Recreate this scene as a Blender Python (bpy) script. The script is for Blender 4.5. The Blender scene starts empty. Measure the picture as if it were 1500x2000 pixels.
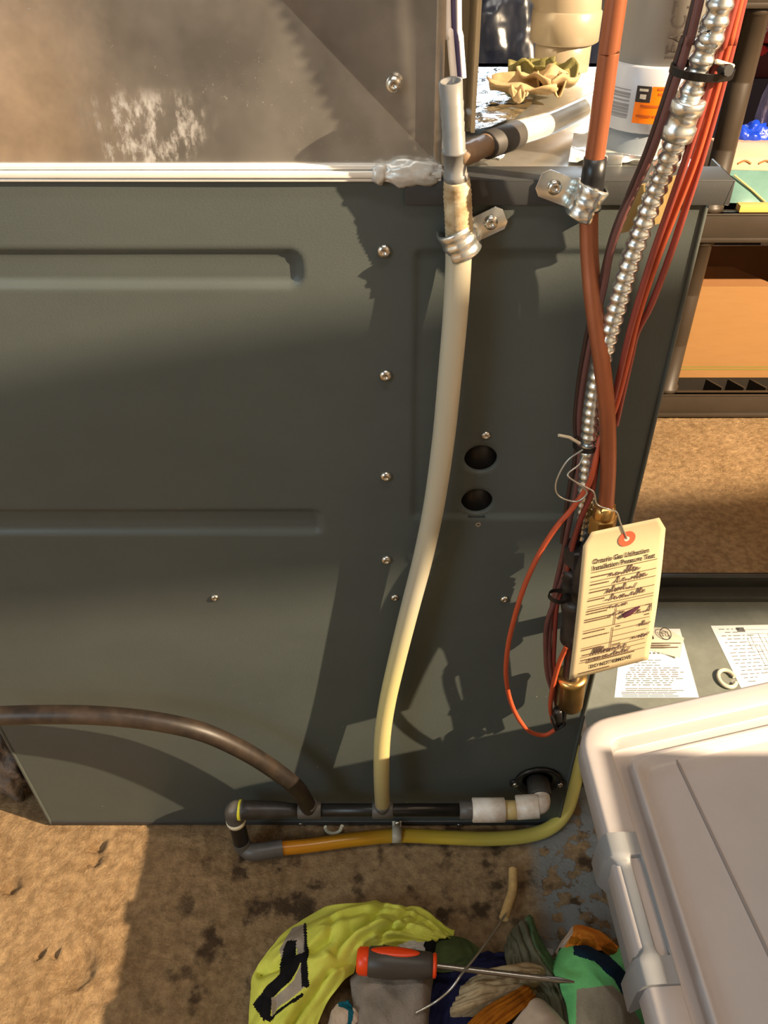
import bpy, bmesh, math, random
from mathutils import Vector, Matrix, noise
random.seed(7)
scene = bpy.context.scene
COL = scene.collection
PI = math.pi

# ------------------------------------------------------------------ camera
CAM_H, CAM_D, PITCH, FPX, CX, CY = 1.082, 0.600, math.radians(39.5), 1550.0, 785.0, 1000.0
cam_d = bpy.data.cameras.new('camera')
cam = bpy.data.objects.new('camera', cam_d); COL.objects.link(cam)
cam.location = (0, -CAM_D, CAM_H)
cam.rotation_euler = (PI / 2 - PITCH, 0, 0)
cam_d.sensor_fit = 'AUTO'; cam_d.sensor_width = 36.0
cam_d.lens = FPX / 2000.0 * 36.0
cam_d.shift_x = -(CX - 750.0) / 2000.0
cam_d.clip_start = 0.01
scene.camera = cam

# ------------------------------------------------------------------ world, lights, exposure
scene.view_settings.view_transform = 'Standard'
scene.view_settings.look = 'None'
scene.view_settings.gamma = 1.0
scene.view_settings.use_curve_mapping = False
scene.view_settings.exposure = 0.0
wd = bpy.data.worlds.new('world'); scene.world = wd; wd.use_nodes = True
wd.node_tree.nodes['Background'].inputs[0].default_value = (0.5, 0.6, 0.8, 1)
wd.node_tree.nodes['Background'].inputs[1].default_value = 0.05

def add_light(name, kind, loc, energy, color, size=0.05, target=None, size_y=None):
    d = bpy.data.lights.new(name, kind); d.energy = energy; d.color = color
    if kind == 'AREA':
        d.size = size
        if size_y: d.shape = 'RECTANGLE'; d.size_y = size_y
    else:
        d.shadow_soft_size = size
    o = bpy.data.objects.new(name, d); COL.objects.link(o); o.location = loc
    if target is not None:
        o.rotation_euler = (Vector(target) - Vector(loc)).to_track_quat('-Z', 'Y').to_euler()
    return o
LAMP = Vector((2.01, -0.77, 2.0))
add_light('bulb_light', 'POINT', LAMP, 1080, (1.0, 0.78, 0.52), 0.011)
add_light('window_light_back', 'AREA', (0.55, 2.36, 1.55), 26, (0.72, 0.86, 1.0), 0.9, (0.3, 0.0, 0.6), 0.6)
add_light('window_light_left', 'AREA', (-1.86, -1.3, 1.6), 34, (0.60, 0.84, 1.0), 1.3, (0.1, 0.0, 0.7), 0.9)
add_light('overhead_fill_light', 'AREA', (0.05, -0.42, 2.24), 9, (1.0, 0.95, 0.88), 0.9, (0.05, -0.42, 0), 0.12)  # added overhead fill to brighten the rags and other upward faces
# ------------------------------------------------------------------ helpers
def ray(u, v):
    a = (u - CX) / FPX; b = (v - CY) / FPX
    return Vector((a, math.cos(PITCH) - b * math.sin(PITCH), -math.sin(PITCH) - b * math.cos(PITCH)))
def P(u, v, y):
    "point of the upright plane y seen in the photograph at u, v"
    d = ray(u, v); t = (y + CAM_D) / d.y
    return Vector((d.x * t, y, CAM_H + d.z * t))
def F(u, v, z):
    "point at height z seen in the photograph at u, v"
    d = ray(u, v); t = (z - CAM_H) / d.z
    return Vector((d.x * t, -CAM_D + d.y * t, z))

def lin(c):
    c /= 255.0
    return c / 12.92 if c <= 0.04045 else ((c + 0.055) / 1.055) ** 2.4
def S(r, g, b): return (lin(r), lin(g), lin(b), 1.0)

def mat(name, col, rough=0.5, metal=0.0, var=0.0, vscale=20.0, col2=None, bump=0.0, bscale=200.0, bdist=0.001,
        trans=0.0, ior=1.45, spec=0.5, alpha=1.0, sss=0.0, rvar=0.0, stretch=None, detail=6.0):
    m = bpy.data.materials.new(name); m.use_nodes = True
    nt = m.node_tree; n = nt.nodes; l = nt.links
    b = n['Principled BSDF']
    b.inputs['Base Color'].default_value = col
    b.inputs['Roughness'].default_value = rough
    b.inputs['Metallic'].default_value = metal
    b.inputs['IOR'].default_value = ior
    b.inputs['Specular IOR Level'].default_value = spec
    b.inputs['Transmission Weight'].default_value = trans
    b.inputs['Alpha'].default_value = alpha
    if sss:
        b.inputs['Subsurface Weight'].default_value = sss
        b.inputs['Subsurface Radius'].default_value = (0.01, 0.008, 0.005)
        b.inputs['Subsurface Scale'].default_value = 0.5
    tc = n.new('ShaderNodeTexCoord')
    src = tc.outputs['Object']
    if stretch:
        mp = n.new('ShaderNodeMapping'); mp.inputs['Scale'].default_value = stretch
        l.new(src, mp.inputs['Vector']); src = mp.outputs['Vector']
    if var or col2:
        nz = n.new('ShaderNodeTexNoise'); nz.inputs['Scale'].default_value = vscale; nz.inputs['Detail'].default_value = detail
        nz.inputs['Roughness'].default_value = 0.65
        l.new(src, nz.inputs['Vector'])
        rp = n.new('ShaderNodeValToRGB')
        c2 = col2 or tuple(max(0.0, x * (1 - var)) for x in col[:3]) + (1,)
        c1 = col if col2 else tuple(min(1.0, x * (1 + var)) for x in col[:3]) + (1,)
        rp.color_ramp.elements[0].color = c2; rp.color_ramp.elements[1].color = c1
        rp.color_ramp.elements[0].position = 0.35; rp.color_ramp.elements[1].position = 0.65
        l.new(nz.outputs['Fac'], rp.inputs['Fac']); l.new(rp.outputs['Color'], b.inputs['Base Color'])
        if rvar:
            mr = n.new('ShaderNodeMapRange'); mr.inputs['To Min'].default_value = rough - rvar; mr.inputs['To Max'].default_value = rough + rvar
            l.new(nz.outputs['Fac'], mr.inputs['Value']); l.new(mr.outputs['Result'], b.inputs['Roughness'])
    if bump:
        nb = n.new('ShaderNodeTexNoise'); nb.inputs['Scale'].default_value = bscale; nb.inputs['Detail'].default_value = 3
        l.new(src, nb.inputs['Vector'])
        bp = n.new('ShaderNodeBump'); bp.inputs['Strength'].default_value = bump; bp.inputs['Distance'].default_value = bdist
        l.new(nb.outputs['Fac'], bp.inputs['Height']); l.new(bp.outputs['Normal'], b.inputs['Normal'])
    return m

class MB:
    "collects shapes, then links them as one mesh object"
    def __init__(self): self.v = []; self.f = []; self.m = []; self.sm = []
    def add(self, vs, fs, mi=0, smooth=True):
        o = len(self.v)
        self.v += [tuple(x) for x in vs]
        for f in fs:
            self.f.append(tuple(o + i for i in f)); self.m.append(mi); self.sm.append(smooth)
        return self
    def box(self, lo, hi, mi=0, M=None):
        x0, y0, z0 = lo; x1, y1, z1 = hi
        vs = [Vector(p) for p in ((x0,y0,z0),(x1,y0,z0),(x1,y1,z0),(x0,y1,z0),(x0,y0,z1),(x1,y0,z1),(x1,y1,z1),(x0,y1,z1))]
        if M is not None: vs = [M @ p for p in vs]
        return self.add(vs, [(0,3,2,1),(4,5,6,7),(0,1,5,4),(1,2,6,5),(2,3,7,6),(3,0,4,7)], mi, False)
    def prism(self, poly, ext, mi=0):
        "poly: list of Vectors (planar), ext: extrusion Vector"
        n = len(poly); ext = Vector(ext)
        vs = [Vector(p) for p in poly] + [Vector(p) + ext for p in poly]
        fs = [tuple(range(n - 1, -1, -1)), tuple(range(n, 2 * n))]
        fs += [(i, (i + 1) % n, n + (i + 1) % n, n + i) for i in range(n)]
        return self.add(vs, fs, mi, False)
    def sweep(self, pts, r, seg=14, mi=0, cap=True, squash=None):
        "tube through pts; r number or list"
        pts = [Vector(p) for p in pts]; n = len(pts)
        rs = r if isinstance(r, (list, tuple)) else [r] * n
        tans = []
        for i in range(n):
            t = pts[min(i + 1, n - 1)] - pts[max(i - 1, 0)]
            tans.append(t.normalized() if t.length > 1e-9 else Vector((0, 0, 1)))
        up = Vector((0, 0, 1)) if abs(tans[0].z) < 0.9 else Vector((0, 1, 0))
        nrm = (up - tans[0] * up.dot(tans[0])).normalized()
        vs = []; fs = []
        for i in range(n):
            if i:
                nrm = nrm - tans[i] * nrm.dot(tans[i])
                nrm.normalize()
            bn = tans[i].cross(nrm)
            for k in range(seg):
                a = 2 * PI * k / seg
                vs.append(pts[i] + (nrm * math.cos(a) + bn * math.sin(a)) * rs[i])
        for i in range(n - 1):
            for k in range(seg):
                k2 = (k + 1) % seg
                fs.append((i*seg+k, i*seg+k2, (i+1)*seg+k2, (i+1)*seg+k))
        self.add(vs, fs, mi, True)
        if cap:
            self.add(vs[:seg], [tuple(range(seg - 1, -1, -1))], mi, False)
            self.add(vs[-seg:], [tuple(range(seg))], mi, False)
        return self
    def lathe(self, base, axis, prof, seg=24, mi=0, smooth=True, ang0=0.0):
        "prof: list of (h along axis, radius)"
        base = Vector(base); ax = Vector(axis).normalized()
        up = Vector((0, 0, 1)) if abs(ax.z) < 0.9 else Vector((1, 0, 0))
        e1 = (up - ax * up.dot(ax)).normalized(); e2 = ax.cross(e1)
        vs = []; fs = []
        for h, r in prof:
            for k in range(seg):
                a = ang0 + 2 * PI * k / seg
                vs.append(base + ax * h + (e1 * math.cos(a) + e2 * math.sin(a)) * max(r, 1e-5))
        for i in range(len(prof) - 1):
            for k in range(seg):
                k2 = (k + 1) % seg
                fs.append((i*seg+k, i*seg+k2, (i+1)*seg+k2, (i+1)*seg+k))
        fs.append(tuple(range(seg - 1, -1, -1))); fs.append(tuple((len(prof)-1)*seg + k for k in range(seg)))
        return self.add(vs, fs, mi, smooth)
    def mesh(self, name, mats, bevel=0.0, weld=False):
        me = bpy.data.meshes.new(name)
        me.from_pydata(self.v, [], self.f)
        for mm in (mats if isinstance(mats, (list, tuple)) else [mats]): me.materials.append(mm)
        me.polygons.foreach_set('material_index', self.m)
        me.polygons.foreach_set('use_smooth', self.sm)
        if bevel or weld:
            bm = bmesh.new(); bm.from_mesh(me)
            if weld: bmesh.ops.remove_doubles(bm, verts=bm.verts, dist=1e-5)
            if bevel:
                es = [e for e in bm.edges if len(e.link_faces) == 2 and e.calc_face_angle(0) > 0.6]
                bmesh.ops.bevel(bm, geom=es, offset=bevel, segments=2, affect='EDGES', profile=0.5, clamp_overlap=True)
                for f in bm.faces: f.smooth = True
            bm.to_mesh(me); bm.free()
            if bevel: sharp(me)
        me.update()
        return me
    def build(self, name, mats, parent=None, bevel=0.0, weld=False):
        o = bpy.data.objects.new(name, self.mesh(name, mats, bevel, weld)); COL.objects.link(o)
        if parent is not None: attach(o, parent)
        return o
def sharp(me, ang=0.7):
    try: me.set_sharp_from_angle(angle=ang)
    except Exception: pass
def world_loc(o):
    l = Vector(o.location); p = o.parent
    return l if p is None else Vector((0, 0, 0)) + l
def attach(o, parent):
    "child whose own coordinates are the room's coordinates"
    o.parent = parent
    inv = Matrix.Identity(4)
    q = parent
    if q.parent is None: inv = Matrix.Translation(-Vector(q.location))
    o.matrix_parent_inverse = inv
    return o
def tag(o, label=None, cat=None, group=None, kind=None):
    if label: o['label'] = label
    if cat: o['category'] = cat
    if group: o['group'] = group
    if kind: o['kind'] = kind
    return o
def thing(name, loc, label, cat, group=None):
    o = bpy.data.objects.new(name, None); COL.objects.link(o); o.location = loc; o.empty_display_size = 0.02
    return tag(o, label, cat, group)
def cr(pts, n=8):
    "Catmull-Rom through pts (Vectors)"
    pts = [Vector(p) for p in pts]
    q = [pts[0] * 2 - pts[1]] + pts + [pts[-1] * 2 - pts[-2]]
    out = []
    for i in range(1, len(q) - 2):
        a, b, c, d = q[i-1], q[i], q[i+1], q[i+2]
        for k in range(n):
            t = k / n
            out.append(0.5 * ((2*b) + (c-a)*t + (2*a-5*b+4*c-d)*t*t + (-a+3*b-3*c+d)*t**3))
    out.append(pts[-1].copy())
    return out
def PP(lst): return [P(*p) for p in lst]
def upward(pts, z=1.75):
    "lead a line that leaves the top of the photograph on up towards the ceiling"
    d = (pts[0] - pts[1]).normalized(); d = Vector((d.x * 0.5, d.y * 0.5, d.z)).normalized()
    return [pts[0] + d * ((z - pts[0].z) / d.z), pts[0] + d * ((z - pts[0].z) * 0.4 / d.z)] + pts

def text_mesh(s, size, spacing=1.0, bold=0.0):
    "flat lettering as (verts, faces), x along the line, origin at left baseline"
    cu = bpy.data.curves.new('lettering', 'FONT'); cu.body = s; cu.size = size; cu.space_character = spacing
    cu.resolution_u = 2; cu.offset = bold
    o = bpy.data.objects.new('lettering', cu); COL.objects.link(o)
    bpy.context.view_layer.update()
    me = bpy.data.meshes.new_from_object(o.evaluated_get(bpy.context.evaluated_depsgraph_get()))
    vs = [v.co.copy() for v in me.vertices]; fs = [tuple(p.vertices) for p in me.polygons]
    bpy.data.objects.remove(o); bpy.data.curves.remove(cu); bpy.data.meshes.remove(me)
    return vs, fs

# ------------------------------------------------------------------ materials
M = {}
def galv(name, base, rough, chalk=False):
    m = mat(name, S(*base), rough, 0.85, 0.25, 14, bump=0.05, bscale=60, rvar=0.06)
    return m
M['panel'] = mat('painted_steel', S(77, 82, 79), 0.42, 0.0, 0.06, 5, bump=0.22, bscale=420, bdist=0.0006, stretch=(1, 1, 1.7), spec=0.3)
def dusty(m):
    nt = m.node_tree; n = nt.nodes; l = nt.links; b = n['Principled BSDF']; old = b.inputs['Base Color'].links[0].from_socket
    tc = n.new('ShaderNodeTexCoord'); nz = n.new('ShaderNodeTexNoise'); nz.inputs['Scale'].default_value = 210; nz.inputs['Detail'].default_value = 3
    big = n.new('ShaderNodeTexNoise'); big.inputs['Scale'].default_value = 9; l.new(tc.outputs['Object'], nz.inputs['Vector']); l.new(tc.outputs['Object'], big.inputs['Vector'])
    def rng(src, a, c):
        x = n.new('ShaderNodeMapRange'); x.inputs['From Min'].default_value = a; x.inputs['From Max'].default_value = c; l.new(src, x.inputs['Value']); return x.outputs['Result']
    sp = n.new('ShaderNodeSeparateXYZ'); l.new(tc.outputs['Object'], sp.inputs[0])
    def mul(a, c):
        x = n.new('ShaderNodeMath'); x.operation = 'MULTIPLY'; l.new(a, x.inputs[0]); l.new(c, x.inputs[1]); return x.outputs[0]
    f = mul(mul(rng(nz.outputs['Fac'], 0.70, 0.76), rng(big.outputs['Fac'], 0.45, 0.6)), rng(sp.outputs['Z'], 0.42, 0.2))
    mx = n.new('ShaderNodeMix'); mx.data_type = 'RGBA'; l.new(f, mx.inputs['Factor']); l.new(old, mx.inputs[6]); mx.inputs[7].default_value = S(178, 166, 146)
    l.new(mx.outputs[2], b.inputs['Base Color'])
dusty(M['panel'])
M['cap'] = mat('painted_steel_dark', S(56, 57, 57), 0.45, 0.0, 0.06, 5, bump=0.15, bscale=420, bdist=0.0005)  # shade of the wires over the top cap put into the colour
M['inside'] = mat('dark_inside', S(22, 22, 22), 0.9)
M['galv'] = galv('galvanised', (190, 188, 182), 0.34)
M['galv_bright'] = mat('galvanised_bright', S(236, 234, 228), 0.38, 0.35, 0.06, 14)
M['zinc'] = mat('zinc_plated', S(228, 232, 230), 0.26, 0.92, 0.12, 90, bump=0.12, bscale=120, bdist=0.0006)
M['foil'] = mat('foil_tape', S(235, 240, 240), 0.2, 1.0, 0.05, 30, bump=0.8, bscale=75, bdist=0.003)
M['screw'] = mat('screw_steel', S(205, 200, 190), 0.28, 1.0, 0.1, 300)
M['screw_hole'] = mat('screw_recess', S(60, 56, 50), 0.5, 0.8)
M['copper'] = mat('copper', S(152, 90, 60), 0.4, 0.4, 0.15, 26, bump=0.05, bscale=90, stretch=(1, 1, 0.25))
M['brass'] = mat('brass', S(196, 158, 96), 0.3, 0.95, 0.15, 40)
M['iron'] = mat('black_iron', S(62, 56, 53), 0.45, 0.35, 0.25, 60, bump=0.4, bscale=160, bdist=0.001)
M['tape_black'] = mat('black_tape', S(26, 26, 28), 0.35, 0, 0.1, 60, bump=0.2, bscale=70, bdist=0.001)
M['vinyl'] = mat('clear_vinyl', S(206, 198, 170), 0.3, 0, 0.06, 12, trans=0.12, sss=0.25)
M['vinyl_yellow'] = mat('yellowed_vinyl', S(206, 186, 70), 0.28, 0, 0.10, 9, col2=S(190, 140, 40), trans=0.12, sss=0.3)
M['vinyl_clear'] = mat('clear_vinyl_new', S(225, 225, 220), 0.15, 0, 0, trans=0.55, ior=1.4)
M['pvc_grey'] = mat('grey_pvc', S(118, 116, 112), 0.42, 0, 0.08, 30)
M['pvc_dgrey'] = mat('dark_grey_pvc', S(84, 80, 76), 0.42, 0, 0.12, 50)
M['pvc_white'] = mat('white_pvc', S(158, 156, 150), 0.3, 0, 0.03, 8)
M['pvc_label_white'] = mat('label_white', S(176, 180, 188), 0.35)
M['pvc_cream'] = mat('cream_pvc', S(152, 138, 116), 0.35, 0, 0.05, 8)
M['pvc_dirty'] = mat('dirty_white_pvc', S(226, 220, 212), 0.4, 0, 0.0, 30, col2=S(186, 164, 140), bump=0.1)
M['pvc_tan'] = mat('tan_pvc', S(190, 165, 110), 0.4, 0, 0.1, 40)
M['pvc_black'] = mat('black_abs', S(24, 23, 22), 0.35, 0, 0.2, 40, col2=S(34, 31, 28))
M['pvc_coupling'] = mat('dusty_black_abs', S(50, 45, 42), 0.4, 0, 0.3, 60)
M['glue_yellow'] = mat('yellow_glue', S(226, 220, 60), 0.4)
M['glue_cream'] = mat('cream_glue', S(214, 206, 180), 0.5)
M['hose_black'] = mat('dusty_hose', S(28, 23, 20), 0.45, 0, 0.3, 30, col2=S(56, 45, 36))
M['rubber'] = mat('black_rubber', S(58, 54, 50), 0.6, 0, 0.15, 50)
M['ferrule'] = mat('tan_barb', S(132, 108, 84), 0.4, 0, 0.2, 30)
M['wrap'] = mat('teflon_wrap', S(206, 190, 156), 0.5, 0, 0.2, 60, col2=S(150, 122, 84), bump=0.3, bscale=120, bdist=0.001)
M['wire_red'] = mat('wire_red', S(134, 58, 48), 0.4, 0, 0.08, 30)
M['wire_orange'] = mat('wire_orange', S(176, 76, 46), 0.4, 0, 0.06, 30)
M['wire_purple'] = mat('wire_brown', S(104, 66, 62), 0.45, 0, 0.1, 30)
M['wire_dark'] = mat('wire_dark', S(56, 38, 34), 0.45, 0, 0.1, 30)
M['wire_white'] = mat('wire_white', S(228, 226, 232), 0.4)
M['wire_violet'] = mat('wire_violet', S(84, 78, 120), 0.4)
M['steel_wire'] = mat('steel_wire', S(190, 188, 180), 0.35, 0.9)
M['clear_plastic'] = mat('clear_clip', S(210, 200, 180), 0.35, 0, trans=0.2)
M['plug_black'] = mat('black_plastic', S(24, 22, 22), 0.4, 0, 0.2, 80)
M['tag'] = mat('manila_card', S(190, 170, 132), 0.7, 0, 0.02, 60)
M['ink'] = mat('brown_ink', S(84, 62, 44), 0.7)
M['ink_black'] = mat('black_ink', S(46, 38, 34), 0.7)
M['ink_pen'] = mat('pen_ink', S(104, 82, 72), 0.7)
M['ink_purple'] = mat('purple_ink', S(70, 26, 44), 0.7)
M['ink_red'] = mat('red_eyelet', S(206, 84, 54), 0.6)
M['ink_grey'] = mat('grey_ink', S(92, 92, 92), 0.7)
M['paper'] = mat('white_paper', S(206, 210, 210), 0.6)
M['paper_fold'] = mat('paper_underside', S(206, 198, 178), 0.6)
M['orange'] = mat('label_orange', S(244, 122, 8), 0.4)
M['barcode'] = mat('barcode_grey', S(120, 120, 122), 0.5)
M['door_in'] = mat('door_inner', S(126, 130, 122), 0.38, 0.35, 0.08, 40, bump=0.2, bscale=300, bdist=0.0006)
M['door_rim'] = mat('door_rim', S(62, 62, 58), 0.42, 0.2, 0.1, 20)
M['bin_lid'] = mat('bin_lid', S(160, 154, 153), 0.42, 0, 0.02, 30, bump=0.06, bscale=500, bdist=0.0004)
M['bin_latch'] = mat('bin_latch', S(122, 124, 127), 0.4, 0, 0.02, 30, bump=0.05, bscale=500, bdist=0.0004)
M['bin_body'] = mat('bin_body', S(112, 108, 106), 0.45, 0, 0.03, 20)
M['shelf'] = mat('shelf_plastic', S(58, 49, 40), 0.45, 0, 0.08, 20, bump=0.1, bscale=260, bdist=0.0005)
M['shelf_dark'] = mat('shelf_plastic_dark', S(44, 39, 34), 0.45, 0, 0.08, 20)
M['cardboard'] = mat('cardboard', S(150, 110, 64), 0.8, 0, 0.04, 12, stretch=(1, 1, 6))
M['cardboard_dark'] = mat('cardboard_brown', S(150, 104, 62), 0.8, 0, 0.05, 12)
M['green_line'] = mat('green_print', S(120, 120, 50), 0.7)
M['wall_front'] = mat('basement_wall_pale', S(88, 86, 84), 0.85, 0, 0.12, 3, bump=0.3, bscale=30)
M['wall_cool'] = mat('basement_wall_grey', S(160, 164, 168), 0.85, 0, 0.12, 3, bump=0.3, bscale=30)
M['wall'] = mat('basement_wall', S(46, 45, 45), 0.85, 0, 0.15, 3, bump=0.3, bscale=30)
M['wall_back'] = mat('basement_back_wall', S(60, 56, 56), 0.9, 0, 0.2, 3, bump=0.3, bscale=30)
M['ceiling'] = mat('joist_wood', S(74, 66, 58), 0.8, 0, 0.2, 6)
M['bag_black'] = mat('black_bag', S(20, 24, 36), 0.22, 0, 0.2, 10, bump=0.6, bscale=9, bdist=0.04)
M['bag_clear'] = mat('clear_bag', S(176, 168, 188), 0.22, 0, 0.2, 12, bump=0.5, bscale=30, bdist=0.01, trans=0.3)
M['bag_blue'] = mat('blue_bag', S(24, 62, 190), 0.3, 0, 0.3, 20, bump=0.5, bscale=40, bdist=0.01)
M['navy_fabric'] = mat('navy_fabric', S(30, 32, 62), 0.9, 0, 0.2, 30)
M['red_box'] = mat('red_carton', S(176, 30, 34), 0.5)
M['red_bright'] = mat('red_cap', S(226, 52, 58), 0.5)
M['dark_red'] = mat('dark_red_carton', S(84, 20, 30), 0.5)
M['pink_board'] = mat('pale_carton', S(224, 186, 150), 0.75)
M['glass_teal'] = mat('teal_glass', S(110, 148, 142), 0.12, 0.2, 0.2, 6)
M['yellow_wood'] = mat('yellow_wood', S(226, 180, 96), 0.6)
M['putty'] = mat('dry_putty', S(176, 150, 110), 0.75, 0, 0.2, 30, bump=0.4, bscale=60, bdist=0.003)
M['putty_green'] = mat('green_putty', S(112, 106, 58), 0.7, 0, 0.2, 30, bump=0.4, bscale=60, bdist=0.003)
M['sealant'] = mat('sealant', S(196, 194, 188), 0.4, 0.3, 0.15, 40, bump=0.5, bscale=60, bdist=0.003)
M['grey_wrap'] = mat('grey_rubber_coupling', S(124, 132, 138), 0.5, 0, 0.05, 20)
M['insul'] = mat('grey_plastic_sheet', S(120, 114, 112), 0.3, 0, 0.35, 40, bump=0.8, bscale=50, bdist=0.01)
def fabric(name, c, c2=None, sc=900, b=0.6):
    return mat(name, S(*c), 0.92, 0, 0.14, 24, col2=S(*c2) if c2 else None, bump=b, bscale=sc, bdist=0.001, spec=0.15)
M['lime'] = fabric('lime_cotton', (226, 226, 100), (208, 208, 84))
M['fab_black'] = fabric('black_print', (24, 22, 24))
M['fab_greyprint'] = fabric('grey_print', (164, 150, 134))
M['terry_grey'] = fabric('grey_terry', (150, 136, 122), (122, 110, 98), 500, 1.0)
M['white_fleece'] = fabric('white_fleece', (196, 190, 184), None, 400, 1.0)
M['dark_green'] = fabric('dark_green_cotton', (76, 88, 52))
M['navy'] = fabric('navy_cotton', (30, 30, 58))
M['beige'] = fabric('beige_cotton', (186, 164, 128), (150, 124, 90))
M['rust'] = fabric('rust_cotton', (176, 104, 24), (140, 78, 16))
M['ribbed'] = fabric('ribbed_white', (196, 174, 152), None, 700)
M['sage'] = fabric('sage_cotton', (116, 112, 92), (92, 90, 70))
M['sage_hem'] = fabric('green_hem', (78, 100, 66))
M['green_fleece'] = fabric('green_fleece', (124, 204, 124), (104, 180, 110), 600, 1.0)
M['navy_teal'] = fabric('navy_teal_fleece', (24, 46, 62), (18, 32, 48), 600, 1.0)
M['grey_fleece'] = fabric('grey_fleece', (158, 144, 122), (138, 124, 104), 600, 1.0)
M['orange_cloth'] = fabric('orange_cloth', (224, 140, 50), (196, 104, 30))
M['teal_cloth'] = fabric('teal_cloth', (24, 92, 108))
M['cream_cloth'] = fabric('cream_cloth', (196, 172, 150))
M['driver_grip'] = mat('dark_grip', S(70, 62, 54), 0.45, 0, 0.05, 60)
M['driver_orange'] = mat('orange_plastic', S(240, 70, 20), 0.35)
M['driver_steel'] = mat('driver_steel', S(150, 142, 130), 0.3, 0.9, 0.1, 60)

def gradient(name, axis, stops, **k):
    "material whose own colour ages along one axis of the room"
    m = mat(name, (0.5, 0.5, 0.5, 1), **k)
    n = m.node_tree.nodes; l = m.node_tree.links
    tc = n.new('ShaderNodeTexCoord'); sp = n.new('ShaderNodeSeparateXYZ'); l.new(tc.outputs['Object'], sp.inputs[0])
    mr = n.new('ShaderNodeMapRange'); mr.inputs['From Min'].default_value = stops[0][0]; mr.inputs['From Max'].default_value = stops[-1][0]
    l.new(sp.outputs[axis], mr.inputs['Value'])
    rp = n.new('ShaderNodeValToRGB'); el = rp.color_ramp.elements
    while len(el) < len(stops): el.new(0.5)
    for e_, (p_, c_) in zip(el, stops):
        e_.position = (p_ - stops[0][0]) / (stops[-1][0] - stops[0][0]); e_.color = c_
    l.new(mr.outputs['Result'], rp.inputs['Fac']); l.new(rp.outputs['Color'], n['Principled BSDF'].inputs['Base Color'])
    return m
M['vinyl'] = gradient('clear_vinyl_aged', 'Z', [(0.10, S(150, 136, 100)), (0.24, S(204, 190, 134)), (0.36, S(206, 196, 140)), (0.5, S(186, 180, 160)), (0.9, S(190, 182, 160))], rough=0.3, trans=0.12, sss=0.25)
M['vinyl_yellow'] = gradient('yellowed_vinyl_aged', 'X', [(-0.20, S(196, 120, 20)), (-0.05, S(196, 140, 30)), (0.05, S(206, 176, 60)), (0.2, S(218, 208, 110)), (0.27, S(226, 218, 130))], rough=0.28, trans=0.1, sss=0.3)

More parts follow.
